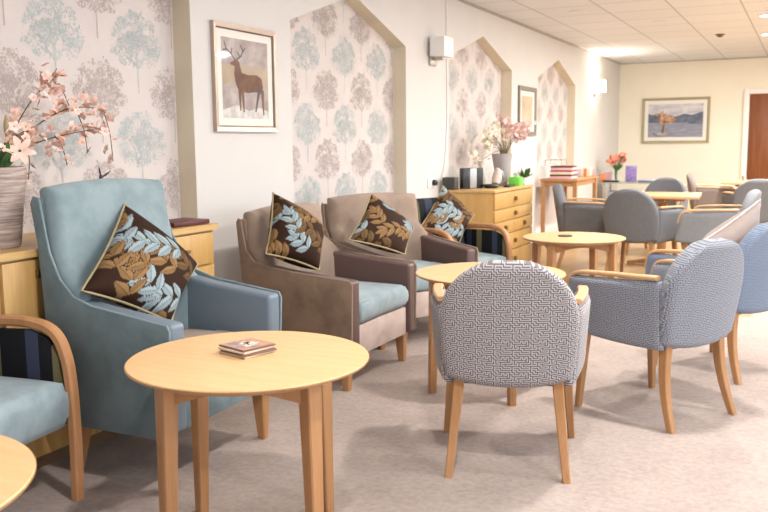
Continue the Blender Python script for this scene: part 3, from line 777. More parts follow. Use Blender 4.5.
# ------------------------------------------------------------------ armchairs
def make_arm(name, label, W, prof, zbot, zseat, mats, back, arm_h, legz, seat_x, group=None):
    """prof: outer outline (x,z) clockwise from rear bottom; mats dict"""
    t = thing(name, label, 'armchair', (0, 0, 0), 0, group)
    xr, zr, xt, zt = back           # rear bottom x/z?, rear top
    hwid = W / 2
    for s in (-1, 1):
        y0, y1 = s * (hwid - .012), s * hwid
        prism('outer_side', prof, min(y0, y1), max(y0, y1), 'xz', mats['outer'], t, bev=.004, angle=30)
        # piping along the front and top edges of the side panel
        bm = bmesh.new(); add_sweep(bm, [Vector((x, s * (hwid - .006), z)) for x, z in prof[1:-1]], circ_sect(.0045, 6)); bmobj('piping', bm, mats['pipe'], t)
        # padded arm
        a0 = s * (hwid - .095); a1 = s * (hwid - .013)
        armp = arm_h
        prism('arm', armp, min(a0, a1), max(a0, a1), 'xz', mats['arm'], t, bev=.018, seg=4, angle=30)
    # back: concave slab whose edges reach forward to the wings
    wing = [(x, z) for x, z in prof]
    fx = mats['wingfront']
    def cf(a, b):
        z = (b + 1) / 2; zz = zseat - .12 + (zt - .0 - zseat + .12) * z
        xb = back[0] + (back[2] - back[0]) * z
        e = abs(a) ** 4
        y = a * (hwid - .026 * (zz > arm_h[2][1]) - .030 * (zz <= arm_h[2][1]))
        x = xb + .055 + e * max(.0, (fx(zz) - .028 - (xb + .055)))
        return (x, -y, zz - .02 * a * a * z ** 4)
    puff('backrest', cf, .10, mats['back'], t, 26, 24, (W, zt - zseat), .045)
    prism('rear_panel', [(back[0] - .0, zbot), (back[0] + .05, zbot), (back[2] + .05, zt - .06), (back[2] + .004, zt - .06)], -(hwid - .015), hwid - .015, 'xz', mats['outer'], t, bev=.004)
    box('front_rail', ((seat_x + back[0] + .05) / 2, 0, (zbot + zseat - .13) / 2), (seat_x - back[0] - .05, W - .19, zseat - .13 - zbot), mats['rail'], t, bev=.01)
    def sf(a, b):
        return ((seat_x + back[0] + .12) / 2 + .01 + (seat_x - back[0] - .1) / 2 * b, -(hwid - .10) * a, zseat - .065 + .014 * (1 - a * a) * (1 - b ** 2))
    puff('seat_cushion', sf, .125, mats['seat'], t, 18, 18, (W - .2, seat_x - back[0]), .035)
    bm = bmesh.new(); xf = seat_x + .012; yy = hwid - .112
    add_sweep(bm, [Vector(p) for p in ((back[0] + .3, -yy, zseat - .004), (xf - .03, -yy, zseat - .008), (xf - .006, -yy + .03, zseat - .012), (xf - .006, yy - .03, zseat - .012), (xf - .03, yy, zseat - .008), (back[0] + .3, yy, zseat - .004))], circ_sect(.004, 6)); 
    bmobj('cushion_piping', bm, mats['seat'], t)
    for s in (-1, 1):
        leg('leg', (seat_x - .05, s * (hwid - .065), zbot + .01), (seat_x - .045, s * (hwid - .06), 0), (.062, .062), (.034, .034), M['beech_z'], t)
        leg('leg', (back[0] + .08, s * (hwid - .075), zbot + .01), (back[0] + .035, s * (hwid - .07), 0), (.055, .055), (.034, .034), M['beech_z'], t)
    return t
def taper(root, z0, z1, k):
    done = set()
    for o in root.children:
        if o.data in done: continue
        done.add(o.data)
        for v_ in o.data.vertices:
            q = min(1, max(0, (v_.co.z - z0) / (z1 - z0))); v_.co.y *= 1 - k * q * q * (3 - 2 * q)
def interp(tab):
    def fn(z):
        for (z0, x0), (z1, x1) in zip(tab, tab[1:]):
            if z0 <= z <= z1: return x0 + (x1 - x0) * (z - z0) / (z1 - z0)
        return tab[0][1] if z < tab[0][0] else tab[-1][1]
    return fn
blue_prof = [(-.245, .215), (-.255, .60), (-.285, .87), (-.325, 1.04), (-.312, 1.065), (-.285, 1.06), (-.262, .96), (-.235, .86), (-.185, .765), (-.12, .705), (-.03, .675), (.12, .655), (.305, .630), (.315, .61), (.295, .23), (.28, .215)]
blue_arm = [(-.20, .24), (-.20, .70), (-.10, .688), (.0, .668), (.15, .650), (.315, .630), (.31, .235)]
tb = make_arm('wing_armchair', 'tall pale blue suede wing armchair with a leaf cushion behind the nearest round table', .74, blue_prof, .225, .47,
    dict(outer=M['blue_suede'], pipe=M['blue_pale'], arm=M['blue_vinyl'], back=M['blue_pale'], rail=M['blue_suede'], seat=M['taupe'], wingfront=interp([(.35, -.1), (.68, -.06), (.76, -.17), (.86, -.225), (.96, -.25), (1.12, -.26)])),
    (-.245, .225, -.335, 1.12), blue_arm, .225, .285)
taper(tb, .62, 1.1, .07); tb.location = (.71, 2.595, 0); tb.rotation_euler = (0, 0, radians(1.5))
br_prof = [(-.30, .165), (-.315, .5), (-.356, .845), (-.345, .865), (-.33, .862), (-.318, .79), (-.295, .70), (-.245, .645), (-.16, .622), (0, .602), (.325, .575), (.338, .555), (.33, .18), (.315, .165)]
br_arm = [(-.26, .2), (-.26, .64), (-.18, .625), (0, .60), (.335, .572), (.335, .175)]
brown_m = dict(outer=M['khaki_suede'], pipe=M['tan_suede'], arm=M['brown_vinyl'], back=M['tan_suede'], rail=M['blush_suede'], seat=M['blue_seat'], wingfront=interp([(.3, -.12), (.62, -.12), (.69, -.25), (.79, -.30), (.92, -.315)]))
b1 = make_arm('low_back_armchair', 'brown suede armchair with pale blue seat nearer the camera, beside the stag print', .78, br_prof, .17, .46, brown_m, (-.30, .17, -.36, .92), br_arm, .17, .315, 'brown suede armchairs against the wall')
taper(b1, .55, .9, .04); b1.location = (.66, 4.01, 0)
b2 = copy_tree(b1); place(b2, .62, 4.96, -29, 'farther brown suede armchair angled under the second wallpapered niche')

# bent arm chairs
def make_bent(label):
    t = thing('bentwood_armchair', label, 'armchair', (0, 0, 0), 0, 'striped bentwood armchairs')
    for s in (-1, 1):
        bm = bmesh.new()
        add_sweep(bm, smooth_path([(.285, s * .26, 0), (.29, s * .26, .20), (.285, s * .262, .40), (.268, s * .264, .52), (.225, s * .266, .60), (.14, s * .267, .632), (0, s * .267, .636), (-.25, s * .262, .618)], 6), rect_sect(.042, .036, .008), up=(0, 1, 0))
        bmobj('arm_frame', bm, M['bent'], t)
        pts = [(.255, .30), (.262, .40), (.245, .52), (.205, .585), (.13, .611), (-.23, .60), (-.23, .30)]
        prism('side_panel', pts, min(s * .25, s * .268), max(s * .25, s * .268), 'xz', M['stripe'], t, bev=.004)
        leg('leg', (-.235, s * .235, .44), (-.31, s * .24, 0), (.045, .036), (.032, .03), M['bent'], t)
    box('seat_rail', (.01, 0, .30), (.50, .47, .05), M['blue_seat'], t, bev=.012)
    def sf(a, b): return (.02 + .268 * b, -.245 * a, .355 + .012 * (1 - a * a) * (1 - b * b))
    puff('seat_cushion', sf, .17, M['blue_seat'], t, 18, 18, (.49, .53), .025)
    def cf(a, b):
        z = (b + 1) / 2; q = max(0, (z - .55) / .45); w = .265 - .13 * (1 - sqrt(max(0, 1 - q * q)))
        y = a * w
        return (-.22 - .10 * z + .5 * y * y, -y, .40 + .44 * z)
    puff('backrest', cf, .075, M['stripe_y'], t, 26, 24, (.5, .44), .035)
    return t
bt = make_bent('x'); 
place(bt, .46, 1.80, 9, 'striped bentwood armchair with pale blue seat cut by the left edge')
bt2 = copy_tree(bt); place(bt2, .72, 5.72, -27, 'striped bentwood armchair holding a cushion in front of the chest of drawers')

# ------------------------------------------------------------------ leaf cushions
DARK = np.array((.030, .013, .007)); TAN = np.array((.27, .155, .065)); SKY = np.array((.30, .38, .41)); OL = np.array((.15, .085, .035))
def make_pattern(seed, bluish=.45):
    rnd = random.Random(seed); leaves = []
    grid = [(gx + .3 * (gy % 2), -1.15 + .62 * gy) for gy in range(4) for gx in (-1.05, -.35, .35, 1.0)]
    cols = [OL, TAN, SKY, TAN, SKY, OL, TAN, TAN, SKY]; off = rnd.randrange(9)
    for k, (x, y) in enumerate(grid):
        a = radians(rnd.uniform(25, 135)); c = cols[(k + off) % 9]
        x += rnd.uniform(-.08, .08); y += rnd.uniform(-.08, .08)
        cv = rnd.uniform(-.6, .6); px, py = x, y; n = 3; ln = .80
        for i in range(n):
            aa = a + cv * i / n; s_ = ln / n; px, py = px + s_ * cos(aa), py + s_ * sin(aa)
            L_ = .50 * (1 - .35 * abs(i / n - .3))
            for sd in (-1, 1): leaves.append((px - .3 * s_ * cos(aa), py - .3 * s_ * sin(aa), aa + sd * radians(46 - 5 * i), L_, L_ * .24, c))
        leaves.append((px, py, aa, .38, .095, c))
    def col(a, b):
        out = DARK
        for (x, y, an, Ln, wd, c) in leaves:
            dx, dy = a - x, b - y
            if dx * dx + dy * dy > .25: continue
            u = dx * cos(an) + dy * sin(an); v_ = -dx * sin(an) + dy * cos(an)
            if 0 < u < Ln:
                w = wd * sin(pi * (u / Ln) ** .8)
                q = abs(v_) / (w + 1e-6)
                if q < .84: out = c * (.60 if abs(v_) < .011 else 1.0) * (1 - .2 * (v_ > 0))
                elif q < 1.0: out = DARK
        return tuple(out)
    return col
def cushion(label, corners, th, seed, mat=None, group='brown and blue leaf cushions', cordm=None):
    """corners: bottom, right, top, left in world space"""
    Cs = [Vector(c) for c in corners]; o = sum(Cs, Vector()) / 4
    t = thing('scatter_cushion', label, 'cushion', o, 0, group)
    Q = [c - o for c in Cs]
    def cf(a, b):
        # pull the edges in slightly so that the corners stand out
        s, u = (a + 1) / 2, (b + 1) / 2
        p = Q[0] * (1 - s) * (1 - u) + Q[1] * s * (1 - u) + Q[2] * s * u + Q[3] * (1 - s) * u
        k = 1 - .075 * ((1 - a * a) * b * b + (1 - b * b) * a * a)
        return p * k
    puff('cushion_cover', cf, th, mat or M['leafy'], t, 90 if not mat else 30, 90 if not mat else 30, (.45, .45), .05, mode='pillow', color=make_pattern(seed) if not mat else None, cluster=False)
    bm = bmesh.new(); ring = []
    for (a0, b0), (a1, b1) in (((-1, -1), (1, -1)), ((1, -1), (1, 1)), ((1, 1), (-1, 1)), ((-1, 1), (-1, -1))):
        for k in range(14): s = k / 14; ring.append(Vector(cf(a0 + (a1 - a0) * s, b0 + (b1 - b0) * s)) * 1.005)
    ring.append(ring[0].copy())
    add_sweep(bm, ring, circ_sect(.0055, 6)); bmobj('cord_edging', bm, cordm or M['cord'], t)
    return t
cushion('large leaf patterned cushion balanced on its corner in the blue wing armchair', [(.78, 2.54, .565), (.64, 2.89, .74), (.50, 2.62, 1.012), (.66, 2.215, .735)], .19, 11)
cushion('leaf cushion standing in the nearer brown armchair', [(.76, 3.71, .61), (.62, 4.0, .79), (.46, 3.754, .996), (.58, 3.50, .71)], .20, 23)
cushion('leaf cushion propped on its corner in the farther brown armchair', [(.83, 4.60, .585), (.68, 5.06, .695), (.52, 4.765, .934), (.62, 4.29, .698)], .15, 37)
cushion('brown and blue leaf cushion in the far striped bentwood armchair', [(0.72, 5.773, 0.521), (0.64, 6.3, 0.682), (0.47, 6.073, 0.919), (0.5, 5.567, 0.642)], .13, 51)
cushion('pale taupe satin cushion with silver edging at the right edge', [(2.47, 4.86, .53), (2.76, 4.98, .60), (2.765, 4.90, .935), (2.49, 4.78, .71)], .20, 3, M['pillow'], group='plain cushions', cordm=M['pillow_edge'])

# ------------------------------------------------------------------ sideboard and chest
def sideboard():
    x0, x1, y0, y1, zt = -.105, .41, 2.06, 3.36, .87
    t = thing('sideboard', 'golden oak sideboard behind the blue wing armchair under the first niche', 'sideboard', ((x0 + x1) / 2, (y0 + y1) / 2, 0))
    w = y1 - y0; d = x1 - x0
    bm = bmesh.new(); add_prism(bm, [(-d / 2, -w / 2), (d / 2 - .02, -w / 2), (d / 2, -w / 2 + .02), (d / 2, w / 2 - .02), (d / 2 - .02, w / 2), (-d / 2, w / 2)], zt - .028, zt, 'xy'); bmobj('worktop', bm, M['oak_top'], t, smooth=False)
    box('body', (-.012, 0, (zt - .03 + .06) / 2), (d - .045, w - .03, zt - .03 - .061), M['oak'], t, bev=.002)
    box('plinth', (-.03, 0, .03), (d - .08, w - .08, .06), M['oak_gap'], t, bev=0)
    n = 3; ww = (w - .07) / n; xf = d / 2 - .033
    for k in range(n):
        yc = -w / 2 + .035 + ww * (k + .5)
        if k == 0:
            dd = box('door', (xf + .009, yc, (zt - .04 + .07) / 2), (.018, ww - .008, zt - .04 - .07), M['oak'], t, bev=.002)
            bm = bmesh.new(); add_box(bm, (xf + .026, yc - ww * .12, .775), (.014, .016, .03), .003); bmobj('knob', bm, M['bronze'], dd); continue
        dr = box('drawer', (xf + .009, yc, zt - .115), (.018, ww - .008, .15), M['oak'], t, bev=.002)
        bm = bmesh.new(); add_box(bm, (xf + .026, yc, zt - .115), (.014, .03, .016), .003); bmobj('knob', bm, M['bronze'], dr)
        dd = box('door', (xf + .009, yc, (zt - .20 + .07) / 2), (.018, ww - .008, zt - .20 - .07), M['oak'], t, bev=.002)
        bm = bmesh.new(); add_box(bm, (xf + .026, yc - ww * .38, .48), (.014, .016, .03), .003); bmobj('knob', bm, M['bronze'], dd)
sideboard()
def chest():
    x0, x1, y0, y1, zt = .03, .545, 7.08, 8.26, .83
    d, w = x1 - x0, y1 - y0
    t = thing('chest_of_drawers', 'golden oak chest of drawers with bronze knobs in front of the third niche', 'chest of drawers', ((x0 + x1) / 2, (y0 + y1) / 2, 0))
    box('worktop', (0, 0, zt - .012), (d, w, .024), M['oak_top'], t, bev=.003)
    box('body', (-.01, 0, (zt - .024 + .06) / 2), (d - .03, w - .02, zt - .024 - .061), M['oak'], t, bev=.002)
    box('plinth', (-.02, 0, .03), (d - .06, w - .05, .06), M['oak'], t, bev=0)
    xf = d / 2 - .025; rows = [(.80, .655), (.65, .54), (.535, .42), (.415, .255), (.25, .075)]
    def dr(yc, ww, z1, z0):
        o = box('drawer', (xf + .009, yc, (z0 + z1) / 2), (.018, ww, z1 - z0 - .006), M['oak'], t, bev=.002)
        bm = bmesh.new(); add_box(bm, (xf + .030, yc, (z0 + z1) / 2), (.024, .045, .04), .006); bmobj('knob', bm, M['bronze'], o)
    for k, (a, b) in enumerate(rows):
        if k == 2:
            for s in (-1, 1): dr(s * (w - .04) / 4, (w - .05) / 2, a, b)
        else: dr(0, w - .04, a, b)
chest()
# items on sideboard
tag(box('book', (0, 0, .012), (.17, .24, .022), M['maroon'], None, bev=.003, loc=(.29, 3.20, .871), rot=(0, 0, radians(-4))), 'maroon folder lying on the oak sideboard', 'book')
def lathe_vase(name, label, x, y, z, prof, mat, cat='vase'):
    o = lathe(name, prof, mat, None, 40); o.location = (x, y, z); return tag(o, label, cat)
lathe_vase('vase', 'ribbed taupe ceramic vase on the oak sideboard at the left edge', .215, 2.225, .8705, [(0, 0), (.085, 0), (.092, .01), (.105, .12), (.122, .24), (.127, .30), (.119, .305), (.112, .29), (.10, .15), (.08, .02), (0, .02)], M['vase'])

def blossom_mesh(name, npet, r, w, cup, mat, centre=True):
    v = []; f = []; mi = []
    for k in range(npet):
        a = 2 * pi * k / npet; n0 = len(v); rows = 5
        for i in range(rows):
            t = i / (rows - 1); ww = w * sin(pi * (t * .82 + .1)) ; rad = r * t; z = cup * r * (t ** 1.3) - .35 * r * t ** 4
            for s in (-1, 0, 1):
                v.append((rad * cos(a) - s * ww * sin(a), rad * sin(a) + s * ww * cos(a), z + (0 if s else -.04 * r)))
        for i in range(rows - 1):
            for s in (0, 1): p = n0 + i * 3 + s; f.append((p, p + 1, p + 4, p + 3)); mi.append(0)
    if centre:
        n0 = len(v)
        for k in range(6): v.append((.1 * r * cos(k * pi / 3), .1 * r * sin(k * pi / 3), .02 * r))
        v.append((0, 0, .3 * r))
        for k in range(6): f.append((n0 + k, n0 + (k + 1) % 6, n0 + 6)); mi.append(1)
    me = bpy.data.meshes.new(name); me.from_pydata(v, [], f); me.update(); me.polygons.foreach_set('use_smooth', [True] * len(f)); me.polygons.foreach_set('material_index', mi)
    me.materials.append(mat); me.materials.append(M['leaf']); return me
def blade(bm, base, tip, w, bend=(0, 0, 0), mi=0):
    b, tp = Vector(base), Vector(tip); n = 7; d = (tp - b); side = d.cross(Vector((.3, .2, 1))).normalized(); rows = []
    for i in range(n + 1):
        t = i / n; p = b + d * t + Vector(bend) * sin(pi * t); ww = w * sin(pi * (t * .9 + .07))
        rows.append([bm.verts.new(p - side * ww), bm.verts.new(p + Vector((0, 0, -.15 * ww))), bm.verts.new(p + side * ww)])
    for A, B in zip(rows, rows[1:]):
        for k in (0, 1): fc = bm.faces.new((A[k], A[k + 1], B[k + 1], B[k])); fc.material_index = mi
def blossoms(t, me, pts, rnd, smin=.8, smax=1.2, name='blossom', cap=48):
    pts = list(pts)
    if len(pts) > cap:                      # beyond the countable ones: a single mesh
        bm = bmesh.new()
        for p in pts[cap:]:
            n0 = len(bm.verts); bm.from_mesh(me); bm.verts.ensure_lookup_table(); s = rnd.uniform(smin, smax)
            R_ = Matrix.LocRotScale(p, Matrix.Rotation(rnd.uniform(0, 6), 3, 'Z') @ Matrix.Rotation(rnd.uniform(.2, 1.5), 3, 'X'), (s, s, s))
            for q in bm.verts[n0:]: q.co = R_ @ q.co
        m2 = bpy.data.meshes.new(name); bm.to_mesh(m2); bm.free()
        for mm in me.materials: m2.materials.append(mm)
        o = bpy.data.objects.new('small_' + name.split('_')[0] + '_cluster', m2); C.objects.link(o); o.parent = t; o['kind'] = 'stuff'
    for p in pts[:cap]:
        o = bpy.data.objects.new(name, me); C.objects.link(o); o.parent = t; o.location = p
        o.rotation_euler = (rnd.uniform(.2, 1.5), rnd.uniform(-.5, .5), rnd.uniform(0, 2 * pi)); s = rnd.uniform(smin, smax); o.scale = (s, s, s)
# near arrangement : base in vase at (.20,2.195); local origin there
rnd = random.Random(12)
ft = thing('flower_arrangement', 'arching sprays of peach blossom with lilies in the taupe vase at the left edge', 'flowers', (.20, 2.195, .895))
def W(p): return Vector(p) - Vector((.20, 2.195, .895))
sprays = [[(.2, 2.25, .95), (.16, 2.36, 1.25), (.14, 2.47, 1.40), (.14, 2.57, 1.50), (.14, 2.645, 1.575)],
          [(.2, 2.24, .95), (.17, 2.34, 1.23), (.15, 2.50, 1.33), (.14, 2.66, 1.40), (.14, 2.80, 1.42), (.14, 2.91, 1.40)],
          [(.2, 2.25, .95), (.18, 2.36, 1.22), (.15, 2.52, 1.27), (.14, 2.70, 1.305), (.14, 2.88, 1.33)],
          [(.2, 2.25, .95), (.19, 2.30, 1.22), (.2, 2.38, 1.30), (.2, 2.45, 1.32)]]
pts = []
bm = bmesh.new()
for sp in sprays:
    path = smooth_path([W(p) for p in sp], 8); add_sweep(bm, path, lambda q: circ_sect(.0042 * (1 - .6 * q), 5))
    n = len(path)
    for i in list(range(int(n * .42), n)) + list(range(int(n * .55), n, 2)): pts.append(path[i] + Vector((rnd.gauss(0, .014), rnd.gauss(0, .026), rnd.gauss(0, .028))))
drops = [((.14, 2.74, 1.40), (.14, 2.79, 1.22)), ((.14, 2.90, 1.40), (.14, 2.94, 1.18)), ((.15, 2.6, 1.30), (.15, 2.66, 1.17)), ((.16, 2.45, 1.26), (.16, 2.44, 1.10)), ((.14, 2.62, 1.52), (.14, 2.70, 1.42))]
for a, b in drops:
    a, b = W(a), W(b); add_sweep(bm, smooth_path([a, (a + b) / 2 + Vector((0, .01, .01)), b], 5), circ_sect(.002, 5))
    for k in range(4): pts.append(a.lerp(b, .35 + k * .2) + Vector((rnd.gauss(0, .008), rnd.gauss(0, .012), 0)))
add_sweep(bm, smooth_path([W((.2, 2.24, .95)), W((.19, 2.29, 1.1)), W((.18, 2.325, 1.25)), W((.18, 2.34, 1.30))], 5), circ_sect(.004, 6))
bmobj('stems', bm, M['stem'], ft)
rnd.shuffle(pts)
blossoms(ft, blossom_mesh('peach_blossom', 5, .022, .010, .5, M['peach']), pts[::2], rnd, .8, 1.25)
blossoms(ft, blossom_mesh('pink_blossom', 5, .022, .010, .5, M['pink']), pts[1::2], rnd, .8, 1.25)
blossoms(ft, blossom_mesh('lily', 6, .058, .014, .55, M['blush_petal']), [W(p) for p in ((.22, 2.36, 1.235), (.2, 2.18, 1.27), (.25, 2.25, 1.24))], rnd, .9, 1.1, 'lily_flower')
blossoms(ft, blossom_mesh('cream_flower', 6, .05, .014, .5, M['cream_petal']), [W(p) for p in ((.2, 2.16, 1.33), (.2, 2.24, 1.29), (.22, 2.2, 1.24), (.18, 2.12, 1.29))], rnd, .9, 1.1)
bm = bmesh.new(); add_lathe(bm, [(0, 0), (.008, .005), (.012, .03), (.011, .055), (.004, .08), (0, .085)], 10, W((.18, 2.34, 1.29))); bmobj('lily_bud', bm, M['cord'], ft)
bm = bmesh.new()
for b_, tp, w_ in (((.2, 2.23, 1.17), (.22, 2.235, 1.29), .016), ((.2, 2.27, 1.16), (.22, 2.31, 1.27), .018), ((.2, 2.3, 1.16), (.2, 2.39, 1.27), .015), ((.2, 2.2, 1.17), (.25, 2.18, 1.24), .014), ((.2, 2.28, 1.17), (.24, 2.3, 1.24), .02)):
    blade(bm, W(b_), W(tp), w_, (.01, .0, .01))
bmobj('leaves', bm, M['leaf'], ft)
# small dark twig behind the blue chair
bm = bmesh.new(); blade(bm, (0, 0, 0), (.01, -.02, .055), .008); blade(bm, (0, 0, 0), (.0, .06, .03), .006)
tw = thing('ornament', 'dark winged ornament peeping over the top of the blue wing armchair', 'ornament', (.20, 2.80, .8705))
lathe('body', [(0, 0), (.03, 0), (.012, .02), (.008, .25), (0, .26)], M['dark'], tw, 12); o = bmobj('wings', bm, M['dark'], tw); o.location = (0, 0, .24)

# ------------------------------------------------------------------ items on the chest of drawers (top z=.83)
zt = .8305
t = thing('radio', 'black radio speaker with silver centre standing on the chest of drawers', 'radio', (.22, 7.36, zt), radians(-28))
box('case', (0, 0, .095), (.05, .25, .19), M['black'], t, bev=.006); box('silver_panel', (.0265, .0, .095), (.004, .08, .18), M['silver'], t, bev=.001)
for s in (-1, 1): box('speaker_grille', (.0265, s * .083, .095), (.003, .075, .165), M['black'], t, bev=.001)
tag(box('storage_box', (0, 0, .055), (.12, .10, .11), M['dark'], None, bev=.004, loc=(.10, 7.145, zt)), 'dark brown box half hidden left of the radio', 'box')
t = lathe('dish', [(0, 0), (.06, 0), (.075, .02), (.07, .035), (0, .03)], M['black'], None, 24); t.location = (.36, 7.50, zt); tag(t, 'round black gadget lying right of the radio', 'gadget')
tag(box('remote_control', (0, 0, .009), (.06, .24, .016), M['black'], None, bev=.004, loc=(.45, 7.76, zt), rot=(0, 0, radians(6))), 'flat black remote control in front of the figurine', 'remote control')
t = thing('glass_bottle', 'slim glass bottle with stopper behind the black gadget', 'bottle', (.16, 7.76, zt))
lathe('bottle_body', [(0, 0), (.045, 0), (.048, .08), (.03, .14), (.015, .18), (.015, .22), (0, .22)], plain('green tinged glass', (.42, .42, .30), .15), t, 20); lathe('stopper', [(0, .22), (.02, .225), (.026, .25), (.012, .27), (0, .275)], M['steel'], t, 14)
t = thing('figurine', 'pale stone bird figurine leaning right between bottle and tall vase', 'ornament', (.30, 7.86, zt))
def organic(name, pts, radii, mat, parent, edges=None):
    bm = bmesh.new(); path = smooth_path(pts, 6); n = len(path)
    def sec(q):
        k = q * (len(radii) - 1); i = min(int(k), len(radii) - 2); r = radii[i] + (radii[i + 1] - radii[i]) * (k - i); return circ_sect(r, 12)
    add_sweep(bm, path, sec); return bmobj(name, bm, mat, parent)
organic('body', [(0, -.06, .02), (0, -.02, .07), (0, .0, .13), (0, -.01, .17)], [.035, .05, .04, .015], plain('ivory stone', (.62, .52, .47), .6), t)
organic('wing', [(0, -.02, .15), (.01, .07, .12), (.01, .14, .07)], [.02, .028, .008], plain('grey stone', (.50, .45, .47), .6), t)
box('base', (0, -.01, .0125), (.1, .14, .023), plain('slate', (.10, .09, .10), .5), t)
lathe_vase('vase', 'tall lilac grey vase holding pink blossom on the chest of drawers', .25, 8.14, zt, [(0, 0), (.055, 0), (.06, .02), (.08, .16), (.105, .30), (.098, .305), (.09, .29), (.07, .15), (.05, .02), (0, .02)], M['lilac_vase'])
t = thing('tissue_box', 'lime green tissue box on the chest of drawers', 'tissue box', (.43, 8.03, zt), radians(8))
box('carton', (0, 0, .04), (.11, .20, .08), M['green'], t, bev=.002)
bm = bmesh.new(); blade(bm, (0, -.02, .075), (.01, -.05, .13), .03); blade(bm, (0, 0, .075), (-.01, -.02, .125), .03); bmobj('tissue', bm, M['tissue'], t)
t = thing('potted_plant', 'small bushy plant in a white pot right of the green tissue box', 'plant', (.40, 8.205, zt)) 
t.location = (.46, 8.205, zt)
lathe('pot', [(0, 0), (.035, 0), (.048, .07), (.044, .07), (.035, .06), (0, .06)], M['white_plastic'], t, 20)
bm = bmesh.new(); rnd = random.Random(8)
for k in range(46):
    a = rnd.uniform(0, 2 * pi); e = rnd.uniform(.15, 1.3); r = rnd.uniform(.08, .13)
    blade(bm, (.02 * cos(a), .02 * sin(a), .06 + rnd.uniform(0, .03)), (r * cos(a) * cos(e), r * sin(a) * cos(e), .07 + r * sin(e) * .9), .013)
bmobj('foliage', bm, M['leaf'], t)
# blossom in tall vase
rnd = random.Random(31)
t = thing('flower_arrangement', 'pale pink and cream artificial blossom in the tall lilac vase', 'flowers', (.25, 8.14, zt + .03))
bm = bmesh.new(); pk_p = []; cr_p = []
for k in range(15):
    dy = -.62 + .088 * k; top = Vector((rnd.uniform(-.08, .12), dy, .60 - .5 * abs(dy - .02) ** 1.3 + rnd.uniform(-.10, .05)))
    if dy > .1: top.z = .55 + rnd.uniform(-.08, .04)
    path = smooth_path([Vector((0, dy * .08, .05)), Vector((.02, dy * .2, .30)), Vector((top.x * .7, dy * .6, top.z * .75 + .06)), top], 6)
    add_sweep(bm, path, lambda q: circ_sect(.004 * (1 - .5 * q), 5))
    for i in range(11, len(path)):
        for _ in range(2 if i % 2 else 1):
            q = path[i] + Vector((rnd.gauss(0, .03), rnd.gauss(0, .035), rnd.gauss(0, .035))); (cr_p if dy < -.06 else pk_p).append(q)
bmobj('stems', bm, M['stem'], t)
blossoms(t, blossom_mesh('pale_blossom', 5, .032, .014, .5, plain('pale pink petal', (.80, .56, .53), .7, var=.12, scale=50)), pk_p[:110], rnd, .7, 1.15); blossoms(t, blossom_mesh('cream_blossom', 5, .03, .013, .5, M['cream_petal']), cr_p[:110], rnd, .6, 1.1)

# ------------------------------------------------------------------ console table by the fourth niche
t = thing('console_table', 'narrow beech console table under the fourth wallpapered niche', 'table', (.29, 10.72, 0))
box('table_top', (0, 0, .785), (.46, 1.15, .03), M['beech_z'], t, bev=.004)
for sx in (-1, 1):
    for sy in (-1, 1): leg('leg', (sx * .195, sy * .53, .77), (sx * .195, sy * .53, 0), (.05, .05), (.045, .045), M['beech_z'], t)
    box('apron', (sx * .195, 0, .74), (.02, 1.0, .06), M['beech_z'], t)
for sy in (-1, 1): box('apron', (0, sy * .53, .74), (.34, .02, .06), M['beech_z'], t)
zc = .8005
for k in range(3):
    t = thing('game_box', ('lowest', 'middle', 'topmost')[k] + ' of the three pink and maroon boxes stacked on the console table', 'box', (.30, 10.36, zc + k * .052), radians(2 * k), 'boxes stacked on the console table')
    box('box_tray', (0, 0, .017), (.26, .32, .034), M['pinkbox'] if k != 1 else M['cream'], t, bev=.002); box('box_lid', (0, 0, .041), (.265, .325, .018), M['maroon'] if k != 1 else M['red'], t, bev=.002)
t = thing('letter_tray', 'thin wire tray above the stacked pink boxes', 'tray', (.2, 10.36, zc + .157))
bm = bmesh.new()
for s in (-1, 1):
    add_box(bm, (0, s * .12, .07), (.20, .006, .006)); add_box(bm, (s * .1, 0, .07), (.006, .24, .006))
    for q in (-1, 1): add_box(bm, (s * .1, q * .12, .035), (.006, .006, .07))
bmobj('wire_frame', bm, M['champagne'], t, smooth=False)
rnd = random.Random(77)
for k in range(9):
    o = box('booklet', (0, 0, .055), (.14, .012, .11), [M['cream'], M['mount'], M['pinkbox'], M['lavender'], M['cream'], M['orange']][k % 6], None, bev=.001, loc=(.26 + k * .022, 10.62 + k * .065, zc + .004), rot=(radians(24), 0, radians(rnd.uniform(12, 28))))
    tag(o, 'booklet in the leaning row on the console table, number %s from the pink boxes' % ('one two three four five six seven eight nine'.split()[k]), 'booklet', 'booklets leaning in a row on the console table')
# side desk against the back wall corner
t = thing('side_table', 'low glass topped side table in the far corner crowded with ornaments', 'table', (.66, 13.6, 0))
box('table_top', (0, 0, .61), (1.1, .6, .018), M['greyglass'], t, bev=.003)
for sx in (-1, 1):
    for sy in (-1, 1): leg('leg', (sx * .50, sy * .25, .60), (sx * .50, sy * .25, 0), (.03, .03), (.03, .03), M['steel'], t)
box('lower_shelf', (0, 0, .22), (1.0, .5, .018), M['greyglass'], t, bev=.003)
zs = .6195
def small(name, label, cat, c, s, mat, rz=0, group=None): return tag(box(name, (0, 0, s[2] / 2), s, mat, None, bev=.003, loc=c, rot=(0, 0, radians(rz))), label, cat, group)
small('standing_book', 'purple covered book standing upright beside the flowers in the far corner', 'book', (.50, 13.72, zs), (.17, .03, .24), M['purple'], 8)
small('magazine', 'navy magazine lying on the corner side table', 'magazine', (.80, 13.5, zs), (.30, .22, .02), M['navy'], 12)
small('magazine', 'lavender magazine lying on top of the navy one', 'magazine', (.80, 13.5, zs + .0205), (.24, .2, .02), M['lavender'], -8)
small('picture_card', 'orange card standing at the left end of the corner side table', 'card', (.14, 13.36, zs), (.10, .012, .13), M['orange'], 10)
